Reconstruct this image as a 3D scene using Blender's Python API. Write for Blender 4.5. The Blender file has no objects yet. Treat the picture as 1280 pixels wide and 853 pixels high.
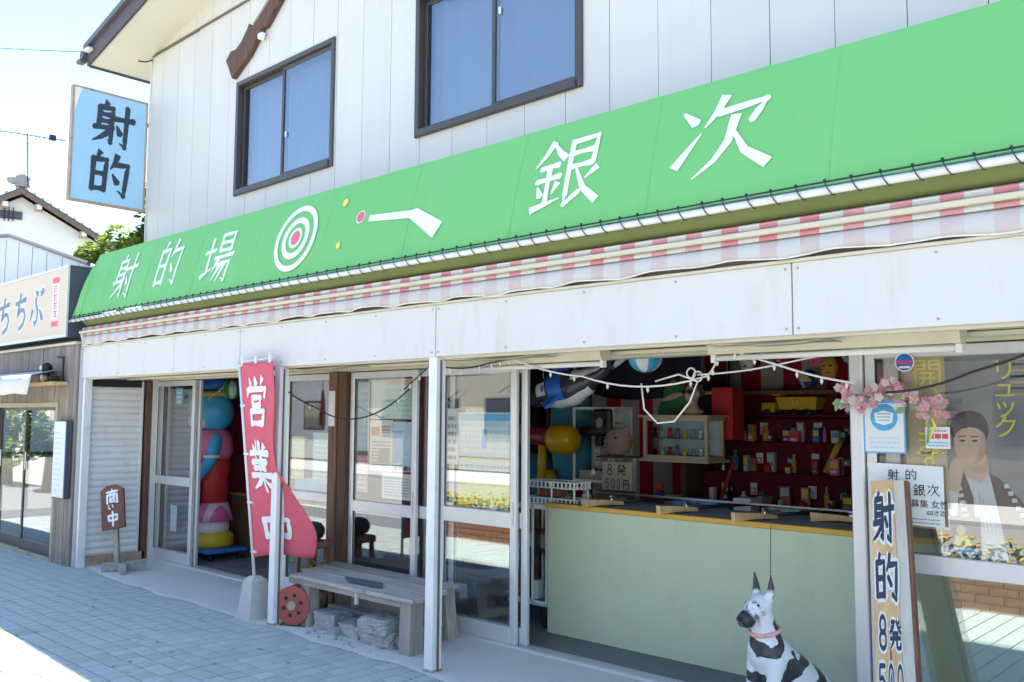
import bpy, math, random
from mathutils import Vector, Matrix
R = math.radians
S = bpy.context.scene
COL = S.collection
random.seed(7)

# ------------------------------------------------------------------ camera, sky, sun, exposure
EYE = 1.6
yaw, pitch, roll = 0.75422, 0.08244, -0.00521
fw = Vector((-math.sin(yaw)*math.cos(pitch), math.cos(yaw)*math.cos(pitch), math.sin(pitch)))
rt = Vector((math.cos(yaw), math.sin(yaw), 0)); dn = fw.cross(rt)
rt2 = rt*math.cos(roll)+dn*math.sin(roll); dn2 = dn*math.cos(roll)-rt*math.sin(roll)
cam = bpy.data.objects.new('camera', bpy.data.cameras.new('camera'))
COL.objects.link(cam)
cam.data.sensor_width = 36; cam.data.lens = 1125.5/1280*36
cam.data.clip_start = 0.05; cam.data.clip_end = 2000
mw = Matrix((rt2, -dn2, -fw)).transposed().to_4x4(); mw.translation = (0, 0, EYE)
cam.matrix_world = mw
S.camera = cam

SUNV = Vector((-0.10, 0.238, 1.0)).normalized()
W = bpy.data.worlds.new('World'); S.world = W; W.use_nodes = True
nt = W.node_tree; bg = nt.nodes['Background']
sky = nt.nodes.new('ShaderNodeTexSky'); sky.sky_type = 'NISHITA'; sky.sun_disc = False
sky.sun_elevation = math.asin(SUNV.z); sky.sun_rotation = math.atan2(SUNV.x, SUNV.y)
sky.air_density = 1.0; sky.dust_density = 0.15; sky.ozone_density = 1.5
nt.links.new(sky.outputs[0], bg.inputs[0]); bg.inputs[1].default_value = 0.115
sun = bpy.data.objects.new('sun', bpy.data.lights.new('sun', 'SUN')); COL.objects.link(sun)
sun.data.energy = 4.6; sun.data.angle = R(0.53); sun.data.color = (1.0, 0.93, 0.82)
sun.rotation_euler = SUNV.to_track_quat('Z', 'Y').to_euler(); sun.location = (0, 0, 30)
S.view_settings.view_transform = 'Standard'; S.view_settings.look = 'None'
S.view_settings.exposure = 2.02; S.view_settings.gamma = 1.0
S.cycles.max_bounces = 10; S.cycles.transparent_max_bounces = 16

# ------------------------------------------------------------------ materials
MATS = {}
def mat(name, col, rough=0.6, var=0.10, scale=3.0, bump=0.0, bscale=40.0, metal=0.0, stain=None, stretch=None, rnd=0.0, spec=0.4, trans=0.0):
    """plain procedural surface: base colour with cloudy variation, optional stains, fine relief"""
    if name in MATS: return MATS[name]
    m = bpy.data.materials.new(name); m.use_nodes = True; MATS[name] = m
    n = m.node_tree.nodes; l = m.node_tree.links; b = n['Principled BSDF']
    b.inputs['Roughness'].default_value = rough; b.inputs['Metallic'].default_value = metal
    b.inputs['Specular IOR Level'].default_value = spec
    tc = n.new('ShaderNodeTexCoord'); src = tc.outputs['Object']
    if stretch:
        mp = n.new('ShaderNodeMapping'); mp.inputs['Scale'].default_value = stretch
        l.new(src, mp.inputs[0]); src = mp.outputs[0]
    nz = n.new('ShaderNodeTexNoise'); nz.inputs['Scale'].default_value = scale; nz.inputs['Detail'].default_value = 6
    l.new(src, nz.inputs['Vector'])
    mx = n.new('ShaderNodeMix'); mx.data_type = 'RGBA'
    lo = [max(0, c*(1-var)) for c in col]; hi = [min(1, c*(1+var)) for c in col]
    mx.inputs[6].default_value = (*lo, 1); mx.inputs[7].default_value = (*hi, 1)
    l.new(nz.outputs['Fac'], mx.inputs[0]); out = mx.outputs[2]
    if rnd:
        oi = n.new('ShaderNodeObjectInfo'); hs = n.new('ShaderNodeHueSaturation')
        mr = n.new('ShaderNodeMapRange'); mr.inputs[3].default_value = 1-rnd; mr.inputs[4].default_value = 1+rnd
        l.new(oi.outputs['Random'], mr.inputs[0]); l.new(mr.outputs[0], hs.inputs['Value']); l.new(out, hs.inputs['Color']); out = hs.outputs[0]
    if stain:
        sc, amt, scol = stain
        n2 = n.new('ShaderNodeTexNoise'); n2.inputs['Scale'].default_value = sc; n2.inputs['Detail'].default_value = 8; n2.inputs['Roughness'].default_value = 0.7
        l.new(src, n2.inputs['Vector'])
        rp = n.new('ShaderNodeMapRange'); rp.inputs[1].default_value = 0.52; rp.inputs[2].default_value = 0.78; rp.inputs[4].default_value = amt
        l.new(n2.outputs['Fac'], rp.inputs[0])
        m2 = n.new('ShaderNodeMix'); m2.data_type = 'RGBA'; m2.inputs[7].default_value = (*scol, 1)
        l.new(rp.outputs[0], m2.inputs[0]); l.new(out, m2.inputs[6]); out = m2.outputs[2]
    l.new(out, b.inputs['Base Color'])
    if bump:
        n3 = n.new('ShaderNodeTexNoise'); n3.inputs['Scale'].default_value = bscale; n3.inputs['Detail'].default_value = 5
        l.new(src, n3.inputs['Vector'])
        bp = n.new('ShaderNodeBump'); bp.inputs['Strength'].default_value = bump; bp.inputs['Distance'].default_value = 0.01
        l.new(n3.outputs['Fac'], bp.inputs['Height']); l.new(bp.outputs[0], b.inputs['Normal'])
    if trans:
        tr = n.new('ShaderNodeBsdfTranslucent'); l.new(out, tr.inputs[0])
        ms = n.new('ShaderNodeMixShader'); ms.inputs[0].default_value = trans
        l.new(b.outputs[0], ms.inputs[1]); l.new(tr.outputs[0], ms.inputs[2])
        l.new(ms.outputs[0], n['Material Output'].inputs[0])
    return m

def glass(name, tint=(0.93, 0.96, 0.95), rough=0.0, f0=0.04, wob=0.0):
    m = bpy.data.materials.new(name); m.use_nodes = True; MATS[name] = m
    n = m.node_tree.nodes; l = m.node_tree.links; n.remove(n['Principled BSDF'])
    t = n.new('ShaderNodeBsdfTransparent'); t.inputs[0].default_value = (*tint, 1)
    g = n.new('ShaderNodeBsdfGlossy'); g.inputs['Roughness'].default_value = rough; g.inputs[0].default_value = (0.95, 0.97, 1, 1)
    lw = n.new('ShaderNodeLayerWeight'); lw.inputs[0].default_value = 0.5
    pw = n.new('ShaderNodeMath'); pw.operation = 'POWER'; pw.inputs[1].default_value = 5; l.new(lw.outputs['Facing'], pw.inputs[0])
    ma = n.new('ShaderNodeMath'); ma.operation = 'MULTIPLY_ADD'; ma.inputs[1].default_value = 1-f0; ma.inputs[2].default_value = f0; l.new(pw.outputs[0], ma.inputs[0])
    mx = n.new('ShaderNodeMixShader'); l.new(ma.outputs[0], mx.inputs[0])
    if wob:
        nz = n.new('ShaderNodeTexNoise'); nz.inputs['Scale'].default_value = 1.3
        tc = n.new('ShaderNodeTexCoord'); l.new(tc.outputs['Object'], nz.inputs['Vector'])
        bp = n.new('ShaderNodeBump'); bp.inputs['Strength'].default_value = wob; bp.inputs['Distance'].default_value = 0.02
        l.new(nz.outputs['Fac'], bp.inputs['Height']); l.new(bp.outputs[0], g.inputs['Normal'])
    l.new(t.outputs[0], mx.inputs[1]); l.new(g.outputs[0], mx.inputs[2]); l.new(mx.outputs[0], n['Material Output'].inputs[0])
    return m

def stripes(name, c1, c2, period, duty=0.5, axis=0, rough=0.8, trans=0.0, fade=0.0, off=0.0):
    m = bpy.data.materials.new(name); m.use_nodes = True; MATS[name] = m
    n = m.node_tree.nodes; l = m.node_tree.links; b = n['Principled BSDF']; b.inputs['Roughness'].default_value = rough
    tc = n.new('ShaderNodeTexCoord'); sp = n.new('ShaderNodeSeparateXYZ'); l.new(tc.outputs['Object'], sp.inputs[0])
    a = n.new('ShaderNodeMath'); a.operation = 'ADD'; a.inputs[1].default_value = 100*period+off; l.new(sp.outputs[axis], a.inputs[0])
    q = n.new('ShaderNodeMath'); q.operation = 'MODULO'; q.inputs[1].default_value = period; l.new(a.outputs[0], q.inputs[0])
    g = n.new('ShaderNodeMath'); g.operation = 'LESS_THAN'; g.inputs[1].default_value = period*duty; l.new(q.outputs[0], g.inputs[0])
    nz = n.new('ShaderNodeTexNoise'); nz.inputs['Scale'].default_value = 4; nz.inputs['Detail'].default_value = 6; l.new(tc.outputs['Object'], nz.inputs['Vector'])
    f = n.new('ShaderNodeMath'); f.operation = 'MULTIPLY'; l.new(g.outputs[0], f.inputs[0])
    mr = n.new('ShaderNodeMapRange'); mr.inputs[1].default_value = 0.3; mr.inputs[2].default_value = 0.7; mr.inputs[3].default_value = 1-fade; mr.inputs[4].default_value = 1
    l.new(nz.outputs['Fac'], mr.inputs[0]); l.new(mr.outputs[0], f.inputs[1])
    mx = n.new('ShaderNodeMix'); mx.data_type = 'RGBA'; mx.inputs[6].default_value = (*c2, 1); mx.inputs[7].default_value = (*c1, 1)
    l.new(f.outputs[0], mx.inputs[0]); l.new(mx.outputs[2], b.inputs['Base Color'])
    if trans:
        tr = n.new('ShaderNodeBsdfTranslucent'); l.new(mx.outputs[2], tr.inputs[0])
        ms = n.new('ShaderNodeMixShader'); ms.inputs[0].default_value = trans
        l.new(b.outputs[0], ms.inputs[1]); l.new(tr.outputs[0], ms.inputs[2]); l.new(ms.outputs[0], n['Material Output'].inputs[0])
    return m

def wood(name, c1, c2, axis=0, rough=0.75, sc=1.0):
    """weathered timber, grain running along the given axis"""
    m = bpy.data.materials.new(name); m.use_nodes = True; MATS[name] = m
    n = m.node_tree.nodes; l = m.node_tree.links; b = n['Principled BSDF']; b.inputs['Roughness'].default_value = rough
    tc = n.new('ShaderNodeTexCoord'); mp = n.new('ShaderNodeMapping')
    s = [26*sc, 26*sc, 26*sc]; s[axis] = 1.6*sc; mp.inputs['Scale'].default_value = s
    oi = n.new('ShaderNodeObjectInfo'); ad = n.new('ShaderNodeVectorMath'); ad.operation = 'ADD'
    l.new(tc.outputs['Object'], ad.inputs[0]); l.new(oi.outputs['Random'], ad.inputs[1]); l.new(ad.outputs[0], mp.inputs[0])
    nz = n.new('ShaderNodeTexNoise'); nz.inputs['Scale'].default_value = 1.2; nz.inputs['Detail'].default_value = 8; nz.inputs['Roughness'].default_value = 0.65
    l.new(mp.outputs[0], nz.inputs['Vector'])
    cr = n.new('ShaderNodeValToRGB'); cr.color_ramp.elements[0].position = 0.3; cr.color_ramp.elements[0].color = (*c1, 1)
    cr.color_ramp.elements[1].position = 0.72; cr.color_ramp.elements[1].color = (*c2, 1)
    l.new(nz.outputs['Fac'], cr.inputs[0])
    hs = n.new('ShaderNodeHueSaturation'); mr = n.new('ShaderNodeMapRange'); mr.inputs[3].default_value = .85; mr.inputs[4].default_value = 1.15
    l.new(oi.outputs['Random'], mr.inputs[0]); l.new(mr.outputs[0], hs.inputs['Value']); l.new(cr.outputs[0], hs.inputs['Color'])
    l.new(hs.outputs[0], b.inputs['Base Color'])
    bp = n.new('ShaderNodeBump'); bp.inputs['Strength'].default_value = 0.35; bp.inputs['Distance'].default_value = 0.004
    l.new(nz.outputs['Fac'], bp.inputs['Height']); l.new(bp.outputs[0], b.inputs['Normal'])
    return m

# ------------------------------------------------------------------ mesh builder
OFF = {}
class MB:
    def __init__(s): s.v = []; s.f = []
    def add(s, vs, fs):
        k = len(s.v); s.v += [tuple(p) for p in vs]; s.f += [tuple(i+k for i in f) for f in fs]; return s
    def box(s, x0, x1, y0, y1, z0, z1, c=0.0):
        if c <= 0:
            return s.add([(x, y, z) for x in (x0, x1) for y in (y0, y1) for z in (z0, z1)],
                         [(0, 1, 3, 2), (4, 6, 7, 5), (0, 4, 5, 1), (2, 3, 7, 6), (0, 2, 6, 4), (1, 5, 7, 3)])
        c = min(c, .45*(x1-x0), .45*(y1-y0), .45*(z1-z0))
        V = []; idx = {}
        X = (x0, x1); Y = (y0, y1); Z = (z0, z1); I = lambda a, i: a[i]+(c if i == 0 else -c)
        for i in (0, 1):
            for j in (0, 1):
                for k in (0, 1):
                    for ax, p in enumerate([(X[i], I(Y, j), I(Z, k)), (I(X, i), Y[j], I(Z, k)), (I(X, i), I(Y, j), Z[k])]):
                        idx[i, j, k, ax] = len(V); V.append(p)
        F = []
        for a in (0, 1):
            F.append([idx[a, j, k, 0] for j, k in ((0, 0), (0, 1), (1, 1), (1, 0))][::1 if a == 0 else -1])
            F.append([idx[i, a, k, 1] for i, k in ((0, 0), (1, 0), (1, 1), (0, 1))][::1 if a == 0 else -1])
            F.append([idx[i, j, a, 2] for i, j in ((0, 0), (0, 1), (1, 1), (1, 0))][::1 if a == 0 else -1])
            for b in (0, 1):
                s1 = 1 if (a ^ b) else -1
                F.append([idx[a, b, 0, 0], idx[a, b, 1, 0], idx[a, b, 1, 1], idx[a, b, 0, 1]][::s1])
                F.append([idx[a, 0, b, 0], idx[a, 1, b, 0], idx[a, 1, b, 2], idx[a, 0, b, 2]][::-s1])
                F.append([idx[0, a, b, 1], idx[1, a, b, 1], idx[1, a, b, 2], idx[0, a, b, 2]][::s1])
        for i in (0, 1):
            for j in (0, 1):
                for k in (0, 1):
                    f = [idx[i, j, k, 0], idx[i, j, k, 1], idx[i, j, k, 2]]
                    F.append(f if (i+j+k) % 2 else f[::-1])
        return s.add(V, F)
    def hexa(s, b4, t4):      # any 8-corner solid: four bottom corners, four top corners (same order)
        return s.add(list(b4)+list(t4), [(3, 2, 1, 0), (4, 5, 6, 7), (0, 1, 5, 4), (1, 2, 6, 5), (2, 3, 7, 6), (3, 0, 4, 7)])
    def tube(s, pts, r, n=8, caps=True):
        pts = [Vector(p) for p in pts]; rs = r if isinstance(r, (list, tuple)) else [r]*len(pts)
        k = len(s.v); up = None
        for i, p in enumerate(pts):
            d = (pts[min(i+1, len(pts)-1)]-pts[max(i-1, 0)]).normalized()
            if up is None: up = d.orthogonal().normalized()
            a = (up-d*up.dot(d)).normalized(); up = a; b = d.cross(a)
            s.v += [tuple(p+(a*math.cos(2*math.pi*j/n)+b*math.sin(2*math.pi*j/n))*rs[i]) for j in range(n)]
        for i in range(len(pts)-1):
            for j in range(n):
                s.f.append((k+i*n+j, k+i*n+(j+1) % n, k+(i+1)*n+(j+1) % n, k+(i+1)*n+j))
        if caps:
            s.f.append(tuple(k+j for j in range(n))[::-1]); s.f.append(tuple(k+(len(pts)-1)*n+j for j in range(n)))
        return s
    def lathe(s, prof, c=(0, 0, 0), n=20, sx=1.0, sy=1.0):      # prof: (r, z) from bottom to top
        k = len(s.v); m = len(prof)
        for r, z in prof:
            s.v += [(c[0]+r*sx*math.cos(2*math.pi*j/n), c[1]+r*sy*math.sin(2*math.pi*j/n), c[2]+z) for j in range(n)]
        for i in range(m-1):
            for j in range(n): s.f.append((k+i*n+j, k+i*n+(j+1) % n, k+(i+1)*n+(j+1) % n, k+(i+1)*n+j))
        s.f.append(tuple(k+j for j in range(n))[::-1]); s.f.append(tuple(k+(m-1)*n+j for j in range(n)))
        return s
    def ell(s, c, r, nu=14, nv=8, rot=None):
        if not isinstance(r, (list, tuple)): r = (r, r, r)
        V = []; F = []
        for i in range(1, nv):
            t = math.pi*i/nv
            for j in range(nu):
                a = 2*math.pi*j/nu; V.append(Vector((r[0]*math.sin(t)*math.cos(a), r[1]*math.sin(t)*math.sin(a), -r[2]*math.cos(t))))
        b = len(V); V += [Vector((0, 0, -r[2])), Vector((0, 0, r[2]))]
        for i in range(nv-2):
            for j in range(nu): F.append((i*nu+j, i*nu+(j+1) % nu, (i+1)*nu+(j+1) % nu, (i+1)*nu+j))
        for j in range(nu):
            F.append((b, (j+1) % nu, j)); F.append((b+1, (nv-2)*nu+j, (nv-2)*nu+(j+1) % nu))
        if rot: V = [rot @ v for v in V]
        return s.add([v+Vector(c) for v in V], F)
    def prism(s, pts, d):     # polygon (3D points, planar) thickened by vector d
        n = len(pts); d = Vector(d); P = [Vector(p) for p in pts]
        return s.add(P+[p+d for p in P], [tuple(range(n))[::-1], tuple(range(n, 2*n))]+[(i, (i+1) % n, (i+1) % n+n, i+n) for i in range(n)])
    def grid(s, fn, nu, nv):
        k = len(s.v)
        for j in range(nv+1):
            for i in range(nu+1): s.v.append(tuple(fn(i/nu, j/nv)))
        for j in range(nv):
            for i in range(nu):
                a = k+j*(nu+1)+i; s.f.append((a, a+1, a+nu+2, a+nu+1))
        return s
    def disc(s, c, u, v, r, n=24, r0=0.0):
        c = Vector(c); u = Vector(u); v = Vector(v)
        o = [c+(u*math.cos(2*math.pi*j/n)+v*math.sin(2*math.pi*j/n))*r for j in range(n)]
        if r0 <= 0: return s.add(o, [tuple(range(n))])
        i_ = [c+(u*math.cos(2*math.pi*j/n)+v*math.sin(2*math.pi*j/n))*r0 for j in range(n)]
        return s.add(o+i_, [(j, (j+1) % n, n+(j+1) % n, n+j) for j in range(n)])
    def build(s, name, m, parent=None, smooth=False, loc=None, thick=0.0):
        me = bpy.data.meshes.new(name)
        if parent is not None: off = OFF.get(parent.name, Vector())
        elif loc is not None: off = Vector(loc)
        else:
            xs = [p[0] for p in s.v]; ys = [p[1] for p in s.v]; zs = [p[2] for p in s.v]
            off = Vector(((min(xs)+max(xs))/2, (min(ys)+max(ys))/2, min(zs)))
        me.from_pydata([(p[0]-off.x, p[1]-off.y, p[2]-off.z) for p in s.v], [], s.f); me.update()
        o = bpy.data.objects.new(name, me); COL.objects.link(o)
        if parent is not None: o.parent = parent
        else: o.location = off
        OFF[o.name] = off
        me.materials.append(m if not isinstance(m, str) else MATS[m])
        if smooth:
            for p in me.polygons: p.use_smooth = True
        if thick:
            md = o.modifiers.new('solid', 'SOLIDIFY'); md.thickness = thick; md.offset = 0
        return o

def empty(name, loc, label=None, cat=None, group=None):
    o = bpy.data.objects.new(name, None); COL.objects.link(o); o.location = loc; OFF[o.name] = Vector(loc); o.empty_display_size = .1
    if label: tag(o, label, cat, group)
    return o
def tag(o, label, cat, group=None):
    o['label'] = label; o['category'] = cat
    if group: o['group'] = group
    return o
def struct(o): o['kind'] = 'structure'; return o
def stuff(o): o['kind'] = 'stuff'; return o
def twin(o, parent, loc=None, rz=None):
    c = o.copy(); COL.objects.link(c); c.parent = parent; OFF[c.name] = OFF.get(parent.name, Vector()) if parent else Vector()
    if loc is not None: c.location = loc
    if rz is not None: c.rotation_euler = (0, 0, rz)
    return c
def fused(mb, name, m, parent=None, voxel=0.02, smooth_it=6, loc=None):
    """one continuous skin around overlapping volumes"""
    o = mb.build(name, m, parent, True, loc)
    r = o.modifiers.new('r', 'REMESH'); r.mode = 'VOXEL'; r.voxel_size = voxel; r.use_smooth_shade = True
    q = o.modifiers.new('s', 'SMOOTH'); q.factor = 0.5; q.iterations = smooth_it
    dg = bpy.context.evaluated_depsgraph_get(); me = bpy.data.meshes.new_from_object(o.evaluated_get(dg))
    o.modifiers.clear(); old = o.data; o.data = me; bpy.data.meshes.remove(old)
    if not me.materials: me.materials.append(m if not isinstance(m, str) else MATS[m])
    for p in me.polygons: p.use_smooth = True
    return o
def sag(a, b, d, n=10):
    a = Vector(a); b = Vector(b)
    return [a.lerp(b, i/n)-Vector((0, 0, d*4*(i/n)*(1-i/n))) for i in range(n+1)]

# ------------------------------------------------------------------ brush lettering: strokes on a 100 x 100 field, y down
G = {
'射': 'f 33,3 25,16|v 16,17 15,62|t 16,18 46,16 46,88 38,83|h 17,32 44,31|h 17,46 44,45|h 5,62 50,57|f 46,62 24,80 4,92|h 52,36 98,32|t 80,6 80,92 67,85|d 58,50 67,67',
'的': 'f 27,3 18,20|v 12,20 13,87|t 12,22 42,20 41,86|h 13,51 41,50|h 13,83 41,81|f 67,3 62,22 52,38|t 60,26 93,23 88,88 73,79|d 58,47 71,64',
'場': 'h 4,36 36,33|v 20,10 20,74|r 2,82 38,66|v 50,6 50,38|t 50,7 86,6 86,38|h 51,22 85,22|h 51,37 85,37|h 40,50 98,47|f 54,50 38,76|t 46,63 90,60 84,94 73,88|f 64,62 44,92|f 77,62 58,95',
'銀': 'f 25,2 15,20 2,35|k 25,5 36,20 47,30|h 12,38 38,36|h 8,55 42,52|v 25,36 25,84|d 11,62 16,75|f 40,60 33,75|r 4,92 46,82|t 54,10 88,8 87,44|h 55,26 86,25|h 55,44 87,43|t 54,8 54,92 73,78|f 95,50 78,63|k 64,46 78,75 99,94',
'次': 'd 6,14 21,30|r 3,80 28,44|f 49,3 42,22 31,38|t 44,24 90,20 78,42|f 62,30 57,60 44,80 24,96|k 62,50 74,74 98,94',
'営': 'd 20,4 27,18|d 48,2 51,16|f 80,2 69,18|f 12,24 7,42|t 12,27 92,25 83,41|v 32,42 33,58|t 32,43 68,42 66,58|h 33,57 67,57|f 52,58 45,68|v 22,68 23,96|t 22,69 80,68 78,95|h 22,92 79,92',
'業': 'v 40,2 40,22|v 60,2 60,22|d 20,8 28,20|f 83,6 72,20|h 6,24 96,22|d 32,28 38,39|f 70,27 62,38|h 14,41 88,39|h 20,53 80,51|h 5,67 97,65|v 50,40 50,98|f 46,68 30,82 8,93|k 54,68 72,84 96,93',
'中': 'v 16,26 20,64|t 16,28 84,25 80,62|h 20,60 80,59|v 50,1 50,99',
'商': 'v 50,2 50,15|h 8,19 92,16|d 34,22 40,35|f 67,22 58,35|v 12,38 12,97|t 12,40 88,38 88,94 77,91|f 42,42 30,58|t 58,42 60,54 73,55|v 34,66 34,88|t 34,67 66,66 65,88|h 34,86 66,86',
'い': 't 14,18 15,58 28,80 37,66|d 70,22 86,62',
'発': 't 18,10 44,8 30,28 6,46|d 18,24 29,34|k 58,4 74,26 96,46|f 84,6 70,19|f 95,20 81,32|h 28,46 72,45|h 10,63 92,60|f 39,46 36,70 8,96|t 62,46 62,88 72,93 92,90 93,76',
'円': 'v 16,10 15,96|t 16,12 84,10 84,93 73,89|v 50,12 50,50|h 16,51 84,50',
'ち': 'h 10,28 86,20|t 48,3 26,60 50,46 74,48 84,64 72,84 40,96',
'ぶ': 'd 40,8 57,19|t 46,27 44,40 58,60 54,84 40,93 30,84|f 22,56 6,85|d 72,56 92,82|d 76,10 85,21|d 88,4 97,15',
'8': 'o 50,28 22 24|o 50,72 26 25', '0': 'o 50,50 27 46', '5': 'h 24,8 78,7|t 26,8 22,46 52,40 76,56 74,80 52,94 22,86',
}
WP = {'h': (1.0, .72, 1.15), 'v': (1.15, .85, 1.0), 't': (1.0, .9, .9), 'f': (1.25, .9, .22), 'd': (.35, 1.0, 1.3), 'r': (1.25, .8, .2), 'k': (.4, 1.0, 1.35)}
def strokes(ch):
    out = []
    for st in G[ch].split('|'):
        p = st.split()
        if p[0] == 'o':
            cx, cy = map(float, p[1].split(',')); rx, ry = float(p[2]), float(p[3])
            out.append(('o', [(cx+rx*math.sin(2*math.pi*i/18), cy-ry*math.cos(2*math.pi*i/18)) for i in range(19)])); continue
        out.append((p[0], [tuple(map(float, q.split(','))) for q in p[1:]]))
    return out
def glyph(mb, ch, fn, w=10.0, lift=0.0, step=0.00012, even=False):
    """fn(u, v, depth) -> point, u and v in 0..1 with v up; each stroke a brush ribbon lying a hair above the last"""
    d = lift
    for ty, pts in strokes(ch):
        P = []
        seg = [math.dist(pts[i], pts[i+1]) for i in range(len(pts)-1)]; L = sum(seg); acc = 0
        for i in range(len(pts)-1):
            k = max(1, int(seg[i]/12))
            for j in range(k): P.append((pts[i][0]+(pts[i+1][0]-pts[i][0])*j/k, pts[i][1]+(pts[i+1][1]-pts[i][1])*j/k, (acc+seg[i]*j/k)/L))
            acc += seg[i]
        P.append((*pts[-1], 1.0))
        a, b, c = WP.get(ty, (.9, .9, .9)) if not even else ((1, 1, 1) if ty != 'f' else (1, .9, .5))
        ws = [(w*.5)*(a+(b-a)*t*2 if t < .5 else b+(c-b)*(t-.5)*2) for _, _, t in P]
        if ty == 't' and not even and len(pts) > 2 and seg[-1] < 18: ws[-1] *= .25
        Lp = []; Rp = []
        for i, (x, y, t) in enumerate(P):
            x0, y0, _ = P[max(i-1, 0)]; x1, y1, _ = P[min(i+1, len(P)-1)]
            dx, dy = x1-x0, y1-y0; q = math.hypot(dx, dy) or 1; nx, ny = -dy/q, dx/q
            Lp.append((x+nx*ws[i], y+ny*ws[i])); Rp.append((x-nx*ws[i], y-ny*ws[i]))
        if ty in 'hvdt' and ty != 'o':   # pressed-in ends
            x, y, _ = P[0]; dx, dy = P[1][0]-x, P[1][1]-y; q = math.hypot(dx, dy) or 1
            Lp.insert(0, (x-dx/q*ws[0]*.7+-dy/q*ws[0]*.4, y-dy/q*ws[0]*.7+dx/q*ws[0]*.4)); Rp.insert(0, (x-dx/q*ws[0]*.6, y-dy/q*ws[0]*.6))
            x, y, _ = P[-1]; dx, dy = x-P[-2][0], y-P[-2][1]; q = math.hypot(dx, dy) or 1
            Lp.append((x+dx/q*ws[-1]*.6, y+dy/q*ws[-1]*.6)); Rp.append((x+dx/q*ws[-1]*.5+dy/q*ws[-1]*.4, y+dy/q*ws[-1]*.5-dx/q*ws[-1]*.4))
        n = len(Lp); k = len(mb.v)
        mb.v += [tuple(fn(x/100, 1-y/100, d)) for x, y in Lp]+[tuple(fn(x/100, 1-y/100, d)) for x, y in Rp]
        mb.f += [(k+i, k+i+1, k+n+i+1, k+n+i) for i in range(n-1)]
        d += step
        for (x, y) in pts[1:-1] if ty == 't' else []:    # fill the outside of corners
            rr = w*.47; k = len(mb.v)
            mb.v += [tuple(fn((x+rr*math.cos(a_*math.pi/4))/100, 1-(y+rr*math.sin(a_*math.pi/4))/100, d)) for a_ in range(8)]
            mb.f.append(tuple(range(k, k+8))); d += step
    return mb
def plane_fn(o, u, v, nrm):
    o, u, v, nrm = Vector(o), Vector(u), Vector(v), Vector(nrm).normalized()
    return lambda a, b, d: o+u*a+v*b+nrm*d
def font_mb(mb, text, o, u, v, nrm, size, lift=0.001, even=None):
    """small print set in the built-in face, laid on a plane: u and v are unit vectors; returns its width"""
    c = bpy.data.curves.new('t', 'FONT'); c.body = text; c.size = size; c.resolution_u = 2
    t = bpy.data.objects.new('t', c); COL.objects.link(t)
    dg = bpy.context.evaluated_depsgraph_get(); me = bpy.data.meshes.new_from_object(t.evaluated_get(dg))
    o, u, v, nrm = Vector(o), Vector(u), Vector(v), Vector(nrm)
    mb.add([o+u*p.co.x+v*p.co.y+nrm*lift for p in me.vertices], [tuple(p.vertices) for p in me.polygons])
    bpy.data.objects.remove(t); bpy.data.curves.remove(c); bpy.data.meshes.remove(me)

# ------------------------------------------------------------------ palette
mat('tile', (0.41, 0.465, 0.44), 0.75, 0.12, 9, 0.15, 60, rnd=0.10, stain=(14, .45, (.27, .29, .29)))
mat('grout', (0.19, 0.20, 0.21), 0.9, 0.15, 20)
mat('concrete', (0.60, 0.58, 0.54), 0.85, 0.10, 2.5, 0.3, 50, stain=(1.6, .5, (.42, .41, .39)))
mat('floor', (0.16, 0.165, 0.165), 0.6, 0.2, 2.5, 0.1, 30, stain=(3, .5, (.10, .10, .10)))
mat('pale_paving', (0.34, 0.325, 0.29), 0.9, 0.2, 6, 0.4, 120)  # pale street paving; its lightness also adds warm bounce under the canopy
mat('earth', (0.22, 0.20, 0.16), 0.95, 0.25, 0.3)
mat('siding', (0.62, 0.61, 0.565), 0.5, 0.04, 1.2, stretch=(4, 4, .35), stain=(1.6, .40, (.56, .54, .48)), rnd=.025)
mat('white_paint', (0.63, 0.62, 0.585), 0.5, 0.05, 2, stain=(3.0, .6, (.52, .47, .38)), stretch=(2.2, 1, .5))
mat('white_post', (0.78, 0.78, 0.77), 0.45, 0.04, 4, stain=(5, .5, (.45, .40, .34)))
mat('cream', (0.62, 0.57, 0.43), 0.6, 0.08, 3, stain=(3, .5, (.40, .34, .24)))
mat('tan', (0.42, 0.36, 0.26), 0.8, 0.12, 3, stain=(5, .7, (.10, .085, .07)), stretch=(.6, 1, 2))
mat('soffit', (0.72, 0.69, 0.55), 0.7, 0.03, 2, stain=(2, .2, (.5, .46, .38)))
mat('fascia_brown', (0.085, 0.06, 0.065), 0.5, 0.2, 4)
mat('trim_brown', (0.16, 0.11, 0.085), 0.6, 0.2, 6)
mat('roof_metal', (0.10, 0.10, 0.11), 0.45, 0.15, 3)
mat('bronze', (0.085, 0.075, 0.068), 0.35, 0.1, 8, metal=.35)
mat('alu', (0.66, 0.67, 0.67), 0.35, 0.04, 5, metal=.35, stain=(3, .25, (.45, .44, .42)))
mat('rubber', (0.03, 0.03, 0.03), 0.6)
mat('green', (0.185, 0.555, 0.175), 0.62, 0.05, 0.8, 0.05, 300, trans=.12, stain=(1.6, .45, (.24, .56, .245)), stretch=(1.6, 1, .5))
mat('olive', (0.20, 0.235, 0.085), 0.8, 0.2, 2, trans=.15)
mat('white_ink', (0.80, 0.80, 0.80), 0.6, 0.02)
mat('black_ink', (0.016, 0.016, 0.02), 0.6, 0.1)
mat('navy_ink', (0.03, 0.045, 0.075), 0.55, 0.15)
mat('pipe_white', (0.74, 0.73, 0.70), 0.5, 0.05, 8, stain=(7, .7, (.45, .38, .28)))
mat('rope', (0.035, 0.035, 0.033), 0.8)
mat('red_ink', (0.62, 0.07, 0.09), 0.6, 0.1)
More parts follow.
